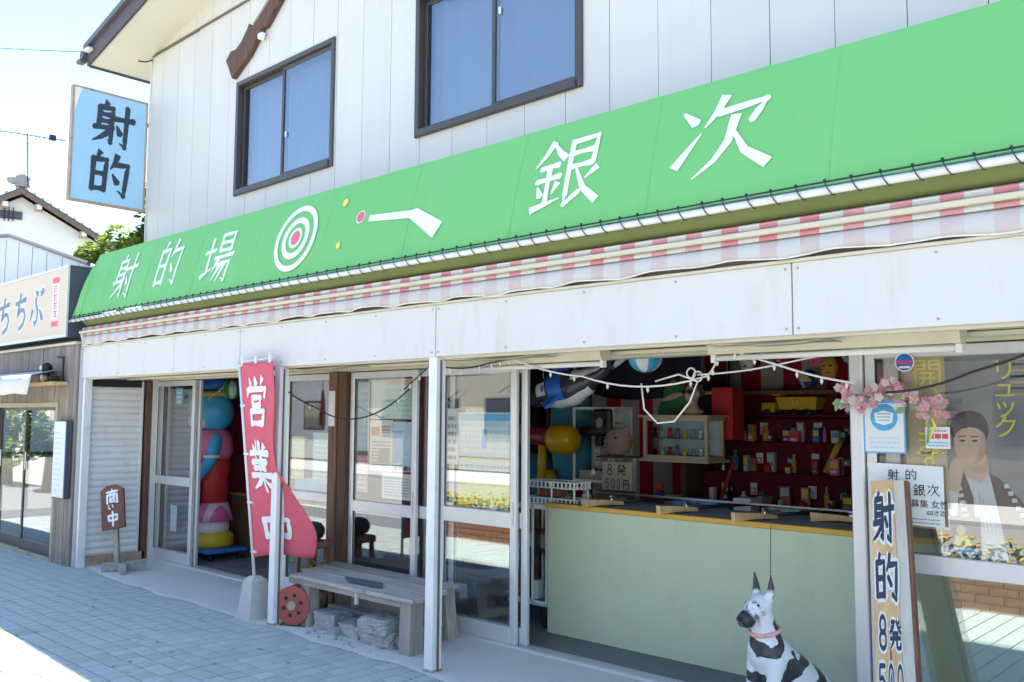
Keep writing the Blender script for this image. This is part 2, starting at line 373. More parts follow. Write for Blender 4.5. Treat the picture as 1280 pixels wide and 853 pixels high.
mat('pink_ink', (0.72, 0.14, 0.2), 0.6, 0.1)
mat('yellow_ink', (0.80, 0.70, 0.10), 0.6, 0.05)
wood('wood_brown', (0.10, 0.045, 0.022), (0.26, 0.135, 0.075), 2)
wood('wood_dark', (0.06, 0.03, 0.018), (0.15, 0.08, 0.05), 2)
wood('wood_grey', (0.25, 0.228, 0.21), (0.52, 0.485, 0.445), 0)
wood('wood_greyz', (0.22, 0.20, 0.175), (0.44, 0.40, 0.34), 2)
wood('wood_tan', (0.50, 0.30, 0.13), (0.70, 0.50, 0.27), 2, sc=.7)
wood('wood_pale', (0.50, 0.46, 0.40), (0.66, 0.62, 0.54), 2, sc=.7)
wood('wood_stake', (0.10, 0.045, 0.03), (0.18, 0.085, 0.06), 2)
wood('wood_board', (0.15, 0.125, 0.105), (0.33, 0.285, 0.245), 2)
mat('counter_green', (0.52, 0.58, 0.40), 0.5, 0.05, 1.1, stain=(3, .55, (.40, .41, .29)), stretch=(1, 1, .7))
mat('ochre', (0.62, 0.36, 0.05), 0.5, 0.08, 6)
mat('felt_grey', (0.26, 0.25, 0.24), 0.9, 0.1, 6)
mat('dark', (0.02, 0.02, 0.024), 0.7, 0.2)
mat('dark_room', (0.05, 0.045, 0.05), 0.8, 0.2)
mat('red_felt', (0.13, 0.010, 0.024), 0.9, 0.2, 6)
mat('red', (0.50, 0.03, 0.035), 0.5, 0.1)
mat('blue', (0.02, 0.14, 0.55), 0.35, 0.08)
mat('cyan', (0.06, 0.38, 0.66), 0.35, 0.08)
mat('sky_panel', (0.36, 0.62, 0.83), 0.55, 0.05, 1.5, stain=(2.5, .25, (.5, .68, .8)))
mat('rust_frame', (0.42, 0.31, 0.24), 0.7, 0.2, 9, stain=(6, .9, (.20, .09, .05)))
mat('yellow', (0.75, 0.50, 0.03), 0.4, 0.08)
mat('pinkplastic', (0.72, 0.16, 0.32), 0.35, 0.06)
mat('whiteplastic', (0.74, 0.73, 0.70), 0.35, 0.04)
mat('skin', (0.60, 0.44, 0.34), 0.6, 0.06)
mat('steel', (0.45, 0.45, 0.46), 0.3, 0.08, 8, metal=.9)
mat('iron', (0.03, 0.03, 0.032), 0.45, 0.2, metal=.5)
mat('paper', (0.72, 0.73, 0.72), 0.75, 0.05, 5)
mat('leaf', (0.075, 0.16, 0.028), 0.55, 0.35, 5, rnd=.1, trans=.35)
mat('leaf_yellow', (0.19, 0.27, 0.035), 0.55, 0.35, 5, trans=.35)  # yellower, paler green for some of the plants
mat('bark', (0.09, 0.065, 0.045), 0.9, 0.3, 12)
mat('brick', (0.30, 0.135, 0.085), 0.85, 0.2, 8, rnd=.12)
mat('plaster', (0.74, 0.745, 0.73), 0.8, 0.05, 1, stain=(1, .3, (.6, .58, .54)))
mat('plaster_beige', (0.62, 0.52, 0.38), 0.85, 0.06, 1)
mat('stone', (0.36, 0.36, 0.35), 0.95, 0.35, 14, 1.0, 60, stain=(22, .9, (.16, .155, .15)))
glass('pane', (0.95, 0.97, 0.96), 0, .13, .02)
glass('pane_case', (0.95, 0.97, 0.97), 0, .02)
glass('pane_sky', (0.68, 0.72, 0.76), 0.05, .17, .02)
YP, YD, YW, XL, XR = 3.84, 4.62, 4.46, -9.85, 2.2

# ------------------------------------------------------------------ ground, road, pavement
struct(MB().box(-400, 400, -400, 400, -.4, -.14).build('ground', 'earth'))
struct(MB().box(-120, 60, -6.2, .05, -.139, -.105).build('road', 'pale_paving'))
kb = struct(MB().box(-14, 8, -.10, .05, -.139, -.003, .015).build('kerb', 'concrete'))
struct(MB().box(-120, 60, -9.0, -6.2, -.139, -.01, .02).build('opposite_pavement', 'concrete'))
pv = struct(MB().box(-60, 30, .052, 3.95, -.139, -.010).build('pavement', 'grout'))
TS = 0.128
tiles = []
for i in range(-118, 14):
    for j in range(0, 24):
        x = i*TS+.06; y = 3.94-(j+1)*TS
        if y < .9: continue
        tiles.append((x, y))
def inview(x, y, z=0, m=1.04):
    p = Vector((x, y, z))-Vector((0, 0, EYE)); d = p.dot(fw)
    if d < .3: return None
    u = p.dot(rt2)/d*1125.5/640; v = p.dot(dn2)/d*1125.5/426.5
    return d if abs(u) < m and abs(v) < m+.03 else None
vis = sorted((inview(x+TS/2, y+TS/2), x, y) for x, y in tiles if inview(x+TS/2, y+TS/2))
near = set((x, y) for _, x, y in vis[:300])
proto = None
gp = .0042
rest = MB()
for x, y in tiles:
    if (x, y) in near:
        dz = random.uniform(-.0012, .0012)
        if proto is None:
            keep = OFF['pavement']; OFF['pavement'] = Vector(); proto = MB().box(-TS/2+gp, TS/2-gp, -TS/2+gp, TS/2-gp, -.012, 0, .003).build('paving_tile', 'tile', pv); OFF['pavement'] = keep
            t = proto
        else: t = twin(proto, pv)
        t.location = Vector((x+TS/2, y+TS/2, dz))-OFF['pavement']
    else: rest.box(x+gp, x+TS-gp, y+gp, y+TS-gp, -.012, random.uniform(-.001, .001))
stuff(rest.build('more_paving_tiles', 'tile', pv))
gm_ = MB(); random.seed(77)
for k in range(60):
    x, y, r = random.uniform(-11, -4.3), random.uniform(2.0, 3.7), random.uniform(.006, .022)
    n = 9; gm_.add([(x+r*random.uniform(.7, 1.1)*math.cos(2*math.pi*q/n), y+r*random.uniform(.7, 1.1)*math.sin(2*math.pi*q/n), .0026) for q in range(n)], [tuple(range(n))])
stuff(gm_.build('pavement_spots', 'grout', pv))
# concrete apron under the canopy, wavy trowelled front edge
ap = MB()
NX = 90
def apx(i): return -9.86+i*(2.1+9.86)/NX
edge = [3.80+.035*math.sin(i*.9)*math.sin(i*.23+1)+.02*random.random() for i in range(NX+1)]
edge[0:8] = [3.93-.015*i for i in range(8)]
top = []
for i in range(NX+1):
    x = apx(i); top += [(x, edge[i], .002), (x, edge[i]+.05, .008), (x, 4.2, .010+.002*math.sin(i)), (x, 4.64, .016)]
ap.add(top, [(4*i+k, 4*i+4+k, 4*i+5+k, 4*i+1+k) for i in range(NX) for k in range(3)])
ap.add([(apx(0), 3.8, -.13), (apx(NX), 3.8, -.13), (apx(NX), 4.64, -.13), (apx(0), 4.64, -.13)], [(3, 2, 1, 0)])
struct(ap.build('concrete_apron', 'concrete'))
struct(MB().box(-9.8, XR, 4.64, 9.0, -.12, .022).build('shop_floor', 'floor'))

# ------------------------------------------------------------------ shop building
SB = empty('shop_building', (XL, YW, 0), 'two-storey shop clad in off-white vertical siding, with white canopy posts and sliding doors', 'building')
P_ = .22
def zs(x):     # underside of the gable soffit
    return 5.64+P_*(x-XL) if x < -3.6 else 5.64+P_*(-3.6-XL)-P_*(x+3.6)
W1 = (-7.93, -6.30, 3.72, 4.865); W2 = (-5.225, -3.565, 3.733, 4.87)
# siding: one piece per board, stopped above and below the windows
xs = [-3.353-.3655*k for k in range(-16, 18)]; xs = sorted([x for x in xs if XL+.05 < x < XR]+[XL, XR])
g = .0024
for a, b in zip(xs[:-1], xs[1:]):
    runs = [(a, b, 2.35, None)]
    for (wx0, wx1, wz0, wz1) in (W1, W2):
        new = []
        for (p, q, z0, z1) in runs:
            if q <= wx0 or p >= wx1 or z0 > 2.4 or z1 is not None: new.append((p, q, z0, z1)); continue
            if p < wx0: new.append((p, wx0, z0, None))
            if q > wx1: new.append((wx1, q, z0, None))
            l_, r_ = max(p, wx0), min(q, wx1)
            new += [(l_, r_, z0, wz0), (l_, r_, wz1, None)]
        runs = new
    for (p, q, z0, z1) in runs:
        if q-p < .02: continue
        dy = random.uniform(-.0015, .0015)
        gl = g if abs(p-a) < 1e-6 else 0; gr = g if abs(q-b) < 1e-6 else 0
        zt = (z1, z1) if z1 else (zs(p)+.02, zs(q)+.02)
        y0 = YW+dy
        MB().hexa([(p+gl, y0, z0), (q-gr, y0, z0), (q-gr, YW+.03, z0), (p+gl, YW+.03, z0)],
                  [(p+gl, y0, zt[0]), (q-gr, y0, zt[1]), (q-gr, YW+.03, zt[1]), (p+gl, YW+.03, zt[0])]).build('siding_board', 'siding', SB)
# structural shell behind the siding, with window holes
sh = MB()
mat('joint', (0.42, 0.42, 0.40), .9)
for (a, b, z0, z1) in ((XL+.01, W1[0], 2.3, 5.6), (W1[0], W1[1], 2.3, W1[2]), (W1[0], W1[1], W1[3], 6.0), (W1[1], W2[0], 2.3, 6.2), (W2[0], W2[1], 2.3, W2[2]), (W2[0], W2[1], W2[3], 6.6), (W2[1], XR, 2.3, 5.0)):
    sh.box(a, b, YW+.031, YW+.12, z0, z1)
sh.build('wall_core', 'joint', SB)
MB().box(XL, XL+.1, YW+.121, 11, -.1, 5.62).build('side_wall', 'siding', SB)
MB().box(XR-.1, XR, YW+.121, 11, -.1, 5.3).build('side_wall', 'siding', SB)
MB().box(XL+.1, XR-.1, 10.9, 11, -.1, 6.5).build('rear_wall', 'siding', SB)
MB().box(XL-.004, XL+.016, YW-.018, YW+.10, 2.35, 5.63, .003).build('corner_trim', 'siding', SB)
tb = MB(); tb.box(XL+.02, -8.75, YW-.022, YW-.003, 5.645, 5.668); tb.box(-8.73, -6.5, YW-.020, YW-.003, 5.655, 5.672)
tb.build('wall_trim', 'trim_brown', SB)
for n_, px in ((0, -9.86),):
    MB().tube([(-9.93, YW-.13, 5.60), (-9.86, YW-.07, 5.585), (-9.80, YW-.02, 5.61)], .008, 6).build('wire_clip', 'rubber', SB)
# roof: two slopes with soffit, rake boards, gutter edge
XE, YO, XRG = -10.30, 3.95, -3.6
def zr(x): return zs(x)
def slab(x0, x1, y0, y1, lo, hi):
    return MB().hexa([(x0, y0, zr(x0)+lo), (x1, y0, zr(x1)+lo), (x1, y1, zr(x1)+lo), (x0, y1, zr(x0)+lo)],
                     [(x0, y0, zr(x0)+hi), (x1, y0, zr(x1)+hi), (x1, y1, zr(x1)+hi), (x0, y1, zr(x0)+hi)])
for (a, b) in ((XE, XRG), (XRG, XR+.5)):
    slab(a, b, YO, 11.3, 0, .02).build('soffit', 'soffit', SB)
    slab(a-.02, b, YO-.03, YO-.004, -.015, .17).build('rake_board', 'fascia_brown', SB)
    slab(a-.05, b, YO-.07, 11.3, .175, .24).build('roof_sheet', 'roof_metal', SB)
slab(XE-.024, XE-.002, YO, 11.3, -.02, .172).build('eave_board', 'fascia_brown', SB)
MB().tube([(XE-.09, YO-.07, zs(XE)+.12), (XE-.09, 11.2, zs(XE)+.08)], .055, 10).build('gutter', 'roof_metal', SB)
MB().box(XE-.16, XE-.04, YO-.10, YO-.02, zs(XE)+.02, zs(XE)+.07, .01).build('gutter_bracket', 'roof_metal', SB)
MB().box(XE+.04, XE+.16, YO-.10, YO-.032, zs(XE)+.11, zs(XE)+.15, .01).build('wire_insulator', 'whiteplastic', SB)

def slider_window(x0, x1, z0, z1, split, rear_first):
    f = MB(); t = .045; y0, y1 = YW-.022, YW+.10
    f.box(x0, x0+t, y0, y1, z0, z1, .004); f.box(x1-t, x1, y0, y1, z0, z1, .004)
    f.box(x0+t, x1-t, y0, y1, z1-t, z1, .004); f.box(x0+t, x1-t, y0-.012, y1, z0, z0+t+.012, .004)
    w = f.build('window', 'bronze', SB)
    for k, (a, b) in enumerate(((x0+t, split+.02), (split-.02, x1-t))):
        yy = YW+.035 if (k == 0) == rear_first else YW+.004
        s_ = MB(); u = .034; za, zb = z0+t+.013, z1-t-.001
        s_.box(a, a+u, yy, yy+.026, za, zb, .003); s_.box(b-u, b, yy, yy+.026, za, zb, .003)
        s_.box(a+u, b-u, yy, yy+.026, za, za+u, .003); s_.box(a+u, b-u, yy, yy+.026, zb-u, zb, .003)
        s_.build('sash', 'bronze', w)
        MB().box(a+u, b-u, yy+.010, yy+.014, za+u, zb-u).build('pane', 'pane_sky', w)
    MB().grid(lambda u, v: (x0+.05+(x1-x0-.1)*u, YW+.15+.012*math.sin(46*u+2*math.sin(9*u)), z0+.05+(z1-z0-.1)*v), 90, 1).build('curtain', 'curtain', w, True)
    return w
mat('curtain', (0.50, 0.56, 0.62), .8, .1, 2)
w1 = slider_window(*W1, -7.12, True)
w2 = slider_window(*W2, -4.39, True)
for w_, xx, zz in ((w1, -7.07, 4.14), (w2, -4.34, 4.46)):
    MB().box(xx, xx+.022, YW+.001, YW+.003, zz, zz+.05).build('latch', 'whiteplastic', w_)

# canopy: fascia panels, ceiling, posts
seams = [-9.87, -8.98, -7.82, -6.67, -4.28, -1.86, .6, XR]
for a, b in zip(seams[:-1], seams[1:]):
    dy = random.uniform(0, .004)
    MB().box(a+.003, b-.003, YP+dy, YP+.03, 1.968+random.uniform(-.003, .003), 2.302, .003).build('fascia_panel', 'white_paint', SB)
scw = None
for a, b in zip(seams[:-1], seams[1:]):
    n_ = max(2, int((b-a)/.58)); 
    for i in range(n_+1):
        for z in (2.0, 2.275):
            x = a+.03+(b-a-.06)*i/n_
            if scw is None: scw = MB().tube([(0, YP+.004, 0), (0, YP-.003, 0)], .006, 6).build('screw', 'rust_frame', SB); c_ = scw
            else: c_ = twin(scw, SB)
            c_.location = (x, 0, z)
MB().box(-9.87, -9.84, YP+.031, 4.50, 1.968, 2.30, .003).build('fascia_panel', 'white_paint', SB)
MB().box(-9.88, XR, YP-.012, YP+.05, 2.3025, 2.318, .003).build('fascia_cap', 'cream', SB)
fr = MB()
for k in range(14):
    x0 = -9.82+k*.86
    fr.box(x0, x0+.858, YP+.032, 4.575, 1.985+random.uniform(0, .006), 2.0)
fr.build('canopy_ceiling', 'cream', SB)
MB().box(-9.82, XR, YP+.034, YP+.075, 1.955, 1.984, .004).build('canopy_beam', 'cream', SB)
MB().box(-9.82, XR, 4.30, 4.36, 1.960, 1.983, .004).build('canopy_beam', 'cream', SB)
# torn ceiling lining hanging below the beam
tl = MB()
for (x0, x1) in ((-4.3, -3.5), (-2.35, -1.75), (-6.0, -5.3)):
    tl.grid(lambda u, v, x0=x0, x1=x1: (x0+(x1-x0)*u, 3.9+.22*v, 1.953-.018*math.sin(math.pi*u)*(1-v)-.004*math.sin(9*u+4*v)), 10, 2)
tl.build('torn_lining', 'tan', SB, thick=.004)
MB().box(-9.85, XR, 3.92, 3.95, 2.30, 2.56).build('backing_board', 'tan', SB)
slab_ = MB().hexa([(-9.85, 3.95, 2.45), (XR, 3.95, 2.45), (XR, YW, 2.62), (-9.85, YW, 2.62)], [(-9.85, 3.95, 2.47), (XR, 3.95, 2.47), (XR, YW, 2.64), (-9.85, YW, 2.64)])
slab_.build('canopy_roof', 'roof_metal', SB)
MB().box(-9.85, XR, 4.60, 4.72, 1.962, 2.6).build('door_header', 'cream', SB)
for (x, wd) in ((-9.80, .045), (-6.10, .075), (-4.30, .075), (-.2, .075)):
    lean = .012 if x > -9 else 0
    z1 = 1.966
    p = MB().hexa([(x-wd/2-lean, YP, -.01), (x+wd/2-lean, YP, -.01), (x+wd/2-lean, YP+.075, -.01), (x-wd/2-lean, YP+.075, -.01)],
              [(x-wd/2, YP+.002, z1), (x+wd/2, YP+.002, z1), (x+wd/2, YP+.077, z1), (x-wd/2, YP+.077, z1)]).build('post', 'white_post', SB)
    if x > -9:
        MB().box(x-wd/2-lean-.006, x+wd/2-lean+.006, YP-.006, YP+.081, -.005, .022, .004).build('post_foot', 'rust_frame', p)
        MB().box(x+wd/2-.001, x+wd/2+.003, YP+.03, YP+.045, .02, 1.95).build('post_seam', 'trim_brown', p)
# folded shutter closing the left end
MB().box(XL, XL+.03, 3.90, 3.925, .02, 1.95, .004).build('shutter_guide', 'rust_frame', SB)
MB().box(XL, XL+.03, 4.475, 4.50, .02, 1.95, .004).build('shutter_guide', 'alu', SB)
for k in range(25):
    z = .10+k*.0715
    sl = MB(); n = 4
    sl.grid(lambda u, v: (XL+.006+.014*math.sin(math.pi*v), 3.925+.55*u, z+.069*v), 1, n)
    sl.add([(XL, 3.925, z), (XL, 4.475, z), (XL, 4.475, z+.069), (XL, 3.925, z+.069)], [(0, 1, 2, 3)])
    sl.build('shutter_slat', 'white_post', SB)
MB().box(XL, XL+.02, 3.925, 4.475, 1.885, 1.965).build('shutter_housing', 'dark', SB)
MB().box(XL-.01, XL+.06, 3.9, 4.55, -.02, .10).build('shutter_sill', 'rust_frame', SB)
MB().box(XL-.09, XL+.06, 4.52, 4.60, .01, 1.96, .006).build('wood_post', 'wood_dark', SB)
wp = MB().box(-6.46, -6.345, 4.575, 4.69, .015, 1.962, .006).build('wood_post', 'wood_brown', SB)
MB().box(-6.335, -6.225, 4.585, 4.69, .015, 1.962, .006).build('wood_post', 'wood_dark', SB)
MB().box(-6.445, -6.36, 4.569, 4.574, 1.50, 1.80).build('name_plate', 'whiteplastic', wp)

def sliding_door(x0, x1, y, z0=.03, z1=1.955, handle=None, kick=.11, mid=(.835, .925), st=.055):
    f = MB(); d = .034
    f.box(x0, x0+st, y, y+d, z0, z1, .004); f.box(x1-st, x1, y, y+d, z0, z1, .004)
    f.box(x0+st, x1-st, y+.001, y+d-.001, z1-.055, z1, .004); f.box(x0+st, x1-st, y+.001, y+d-.001, z0, z0+kick, .004)
    f.box(x0+st, x1-st, y+.001, y+d-.001, *mid, .004)
    o = f.build('sliding_door', 'alu', SB)
    for a, b in ((z0+kick, mid[0]), (mid[1], z1-.055)):
        MB().box(x0+st, x1-st, y+.014, y+.019, a, b).build('glass_pane', 'pane', o)
        gk = MB(); gk.box(x0+st, x0+st+.006, y+.006, y+.012, a, b); gk.box(x1-st-.006, x1-st, y+.006, y+.012, a, b)
        gk.build('gasket', 'rubber', o)
    if handle is not None: MB().box(handle-.008, handle+.008, y-.006, y-.0005, .84, 1.0, .003).build('handle', 'steel', o)
    return o
d1 = sliding_door(-9.80, -8.905, YD, handle=-8.93)
d1b = sliding_door(-9.76, -8.87, YD+.045)
wn = sliding_door(-7.20, -6.47, YD+.01, mid=(.84, .92))
d2 = sliding_door(-6.21, -5.36, YD, handle=-5.385, mid=(.80, .895))
d2b = sliding_door(-5.47, -5.12, YD+.045, mid=(.80, .895))
d3 = sliding_door(-5.09, -4.30, YD, handle=-4.325, mid=(.815, .925))
d3b = sliding_door(-5.03, -4.235, YD+.045, mid=(.815, .925))
d4 = sliding_door(-1.85, -.92, YD, mid=(.842, .934), st=.05)
d4b = sliding_door(-1.772, -.90, YD+.045, mid=(.842, .934), st=.075)
d5 = sliding_door(-.93, .1, YD+.001, mid=(.842, .934))
d6 = sliding_door(.12, 1.1, YD, mid=(.842, .934))
MB().box(1.12, XR, YD, YD+.08, .0, 1.955).build('wall_infill', 'siding', SB)
MB().box(-1.925, -1.856, YD-.02, YD+.09, .016, 1.96, .006).build('door_jamb', 'alu', SB)
MB().box(-9.8, XR, YD-.03, YD+.10, .012, .03, .004).build('door_track', 'alu', SB)
rl = MB(); rl.box(-9.8, XR, YD+.012, YD+.020, .0301, .036); rl.box(-9.8, XR, YD+.058, YD+.066, .0301, .036)
rl.build('track_rail', 'steel', SB)
# the room inside
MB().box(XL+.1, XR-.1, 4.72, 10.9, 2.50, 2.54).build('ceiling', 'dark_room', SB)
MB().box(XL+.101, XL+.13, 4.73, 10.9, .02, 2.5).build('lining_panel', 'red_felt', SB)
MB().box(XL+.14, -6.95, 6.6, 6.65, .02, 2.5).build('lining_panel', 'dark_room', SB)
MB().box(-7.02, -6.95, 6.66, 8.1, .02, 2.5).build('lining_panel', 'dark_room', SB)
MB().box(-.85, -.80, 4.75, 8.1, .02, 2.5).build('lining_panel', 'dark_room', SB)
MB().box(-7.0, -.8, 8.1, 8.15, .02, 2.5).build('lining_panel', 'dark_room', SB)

# ------------------------------------------------------------------ green awning
AW = empty('awning', (-5, 3.765, 2.58), 'long green fabric awning with white brush lettering and a target above the shop front', 'awning')
A0 = Vector((0, 3.765, 2.615)); A1 = Vector((0, 3.95, 3.30)); AN = Vector((0, -.966, .257))
def awp(x, v, d=0.0):
    b = .012*math.sin(math.pi*v)
    return Vector((x, A0.y+(A1.y-A0.y)*v, A0.z+(A1.z-A0.z)*v))+AN*(d+b)
sx = [-9.80, -9.35]+[-8.41+.966*k for k in range(0, 11)]+[XR]
for a, b in zip(sx[:-1], sx[1:]):
    ph = random.uniform(0, 6)
    MB().grid(lambda u, v: awp(a+(b-a)*u, v, .006*math.sin(math.pi*u)*math.sin(math.pi*v)+.004*math.sin(5*v+ph+4*u)*math.sin(math.pi*u)*(1-v)+.0025*math.sin(23*u+ph)*math.exp(-v*5)), 24, 12).build('awning_panel', 'green', AW, True)
    MB().grid(lambda u, v: awp(a+.010*(u-.5), v, .0012), 1, 8).build('seam_tape', 'green', AW)
# flared end gore on the left
MB().grid(lambda u, v: awp(-9.80, v)+Vector((-.21*(1-v)*u-.03*u, .02*u*v, -.01*u+.03*math.sin(math.pi*u)*0))+AN*(.035*math.sin(math.pi*u)*math.sin(math.pi*v)), 6, 8).build('end_gore', 'green', AW, True)
MB().tube([(-10.04, 3.755, 2.582), (-6, 3.755, 2.585), (XR, 3.755, 2.585)], .018, 10).build('lower_pipe', 'pipe_white', AW, True)
MB().tube([(-10.03, 3.738, 2.618), (XR, 3.738, 2.622)], .0045, 5).build('lacing_cord', 'rope', AW)
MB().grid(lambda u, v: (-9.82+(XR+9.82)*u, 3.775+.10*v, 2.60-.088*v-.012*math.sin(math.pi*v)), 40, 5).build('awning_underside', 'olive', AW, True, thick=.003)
lp = None
x = -9.98
while x < XR:
    if lp is None:
        m_ = MB(); m_.tube([(0, 3.733, 2.622), (.006, 3.727, 2.605), (.018, 3.729, 2.58), (.028, 3.745, 2.561), (.034, 3.76, 2.562)], .0028, 5); m_.ell((0, 3.734, 2.626), .0075, 8, 6)
        lp = m_.build('lacing_loop', 'rope', AW); lp.location = (x, 0, 0)
    else: c_ = twin(lp, AW); c_.location = (x+random.uniform(-.008, .008), 0, random.uniform(-.002, .002))
    x += .1225
def aw_letter(ch, x0, x1, v0, v1, w, slant=0.0):
    m_ = MB(); glyph(m_, ch, lambda a, b, d: awp(x0+(x1-x0)*a+slant*(b-.5), v0+(v1-v0)*b, .009+d), w)
    o = m_.build('letter', 'white_ink', AW)
aw_letter('射', -9.15, -8.66, .13, .87, 7.8); aw_letter('的', -8.24, -7.75, .15, .90, 7.8); aw_letter('場', -7.31, -6.79, .10, .80, 7.6)
aw_letter('銀', -3.45, -2.94, .17, .84, 7.8); aw_letter('次', -2.48, -1.93, .19, .86, 8.8)
def ring(r1, r0, cx, cv, m, d=.009, asp=1.0, n=40):
    H = (A1-A0).length; mb = MB()
    o = [awp(cx+r1*math.cos(2*math.pi*j/n), cv+r1*asp*math.sin(2*math.pi*j/n)/H, d) for j in range(n)]
    if r0 > 0:
        i_ = [awp(cx+r0*math.cos(2*math.pi*j/n), cv+r0*asp*math.sin(2*math.pi*j/n)/H, d) for j in range(n)]
        mb.add(o+i_, [(j, (j+1) % n, n+(j+1) % n, n+j) for j in range(n)])
    else: mb.add(o, [tuple(range(n))])
    return mb.build('target_ring' if r1 > .06 else 'mark', m, AW)
ring(.275, .228, -5.89, .48, 'white_ink'); ring(.175, .125, -5.89, .48, 'white_ink'); ring(.085, .06, -5.89, .48, 'white_ink'); ring(.058, 0, -5.89, .48, 'pink_ink', .0095)
ring(.05, 0, -5.09, .55, 'white_ink'); ring(.042, 0, -5.09, .55, 'pink_ink', .0096); ring(.032, 0, -5.335, .77, 'yellow_ink'); ring(.026, 0, -5.29, .28, 'yellow_ink')
gm = MB()
gp_ = [(-4.985, .545), (-4.985, .475), (-4.53, .41), (-4.255, .155), (-4.185, .30), (-4.47, .50), (-4.52, .49)]
gm.add([awp(x, v, .009) for x, v in gp_], [tuple(range(7))]); gm.build('printed_rifle', 'white_ink', AW)

# ------------------------------------------------------------------ retracted striped awning below it
SA = empty('striped_awning', (-5, 3.8, 2.33), 'faded pink and white striped retractable awning rolled up above the white fascia', 'awning')
stripes('pinkwhite', (0.64, 0.20, 0.23), (0.64, 0.62, 0.58), .2, .46, trans=.12, fade=.4)
stripes('palestripe', (0.64, 0.47, 0.46), (0.66, 0.65, 0.63), .2, .46, trans=.18, fade=.8)
def scal(x): return .016*abs(math.sin(math.pi*x/.47))+.006*math.sin(2.1*x)+.004*math.sin(7.3*x)
VX = lambda u: -9.82+(XR+9.82)*u
MB().grid(lambda u, v: (VX(u), 3.815+.012*v-.016*math.sin(math.pi*v)+.010*math.sin(312*u)*(1-v), 2.318+scal(VX(u))*(1-v)+.104*v), 300, 5).build('valance', 'palestripe', SA, True, thick=.003)
MB().grid(lambda u, v: (VX(u), 3.806+.006*v, 2.413+.028*v), 60, 1).build('valance_head', 'pinkwhite', SA, True, thick=.002)
hm = [Vector((VX(i/300), 3.815+.010*math.sin(312*i/300), 2.318+scal(VX(i/300)))) for i in range(301)]
MB().tube(hm, .0045, 5).build('valance_hem', 'pipe_white', SA)
MB().box(-9.86, XR, 3.785, 3.835, 2.440, 2.466, .004).build('front_bar', 'cream', SA)
MB().tube([(-9.84, 3.83, 2.487), (XR, 3.83, 2.487)], .020, 10).build('fabric_roll', 'pinkwhite', SA, True)
MB().prism([(-9.87, 3.80, 2.47), (-9.87, 3.83, 2.33), (-9.84, 3.92, 2.36), (-9.85, 3.9, 2.48)], (.01, 0, 0)).build('end_flap', 'whiteplastic', SA)

# ------------------------------------------------------------------ blue hanging sign
HS = empty('hanging_sign', (-9.95, 4.05, 3.84), 'pale blue projecting sign with dark brush lettering in a rusty frame at the wall corner', 'sign')
hx, ya, yb, za, zb = -9.87, 3.615, 4.44, 3.86, 5.12
MB().box(hx-.05, hx, ya+.02, yb-.02, za+.02, zb-.02).build('sign_face', 'sky_panel', HS)
f = MB(); f.box(hx-.058, hx+.008, ya, ya+.022, za, zb, .003); f.box(hx-.058, hx+.008, yb-.022, yb, za, zb, .003)
f.box(hx-.058, hx+.008, ya+.022, yb-.022, zb-.022, zb, .003); f.box(hx-.058, hx+.008, ya+.022, yb-.022, za, za+.022, .003)
f.build('sign_frame', 'rust_frame', HS)
MB().prism([(hx+.002, ya+.022, zb-.022), (hx+.002, ya+.10, zb-.022), (hx+.002, ya+.022, zb-.30)][::-1], (.001, 0, 0)).build('faded_corner', 'white_ink', HS)
for k, ch in enumerate('射的'):
    zt = 5.045-.53*k-(.035 if k else 0)
    m_ = glyph(MB(), ch, plane_fn((hx+.003, ya+.20-.03*k, zt-.53), (0, .46, -.02), (0, .03, .53), (1, 0, 0)), 12.5); m_.build('letter', 'navy_ink', HS)
mk = MB(); mk.box(hx-.04, hx-.01, yb, YW+.01, 4.85, 4.89); mk.box(hx-.04, hx-.01, yb, YW+.01, 4.05, 4.09); mk.build('bracket', 'iron', HS)

# ------------------------------------------------------------------ carved rifle on the wall
RF = empty('wall_rifle', (-7.6, YW-.03, 4.9), 'dark wooden cut-out rifle stock fixed slantwise above the smaller window', 'ornament')
def W_(x, z, y=YW-.055): return (x, y, z)
st_ = [(-8.10, 5.115), (-7.985, 5.185), (-7.87, 5.19), (-7.765, 5.25), (-7.70, 5.345), (-7.665, 5.32), (-7.56, 5.27), (-7.50, 5.19), (-7.53, 5.13), (-7.66, 5.05), (-7.80, 4.985), (-7.96, 4.905)]
st_ = [(-8.085, 5.12), (-8.0, 5.19), (-7.90, 5.185), (-7.80, 5.235), (-7.70, 5.33), (-7.665, 5.375), (-7.625, 5.33), (-7.56, 5.345), (-7.1, 5.62), (-6.98, 5.66), (-6.95, 5.61), (-7.06, 5.50), (-7.37, 5.26), (-7.43, 5.265), (-7.50, 5.20), (-7.66, 5.06), (-7.80, 4.99), (-7.955, 4.905)]
MB().prism([W_(x, z) for x, z in st_], (0, .05, 0)).build('stock', 'wood_dark', RF)
MB().tube([(-7.62, YW-.04, 5.37), (-6.7, YW-.04, 5.95)], .02, 8).build('barrel', 'alu', RF)
mt = MB(); mt.box(-7.50, -7.42, YW-.06, YW-.02, 5.17, 5.23, .01); mt.tube([(-7.47, YW-.05, 5.18), (-7.41, YW-.05, 5.14), (-7.38, YW-.05, 5.20)], .01, 6); mt.build('trigger', 'whiteplastic', RF)

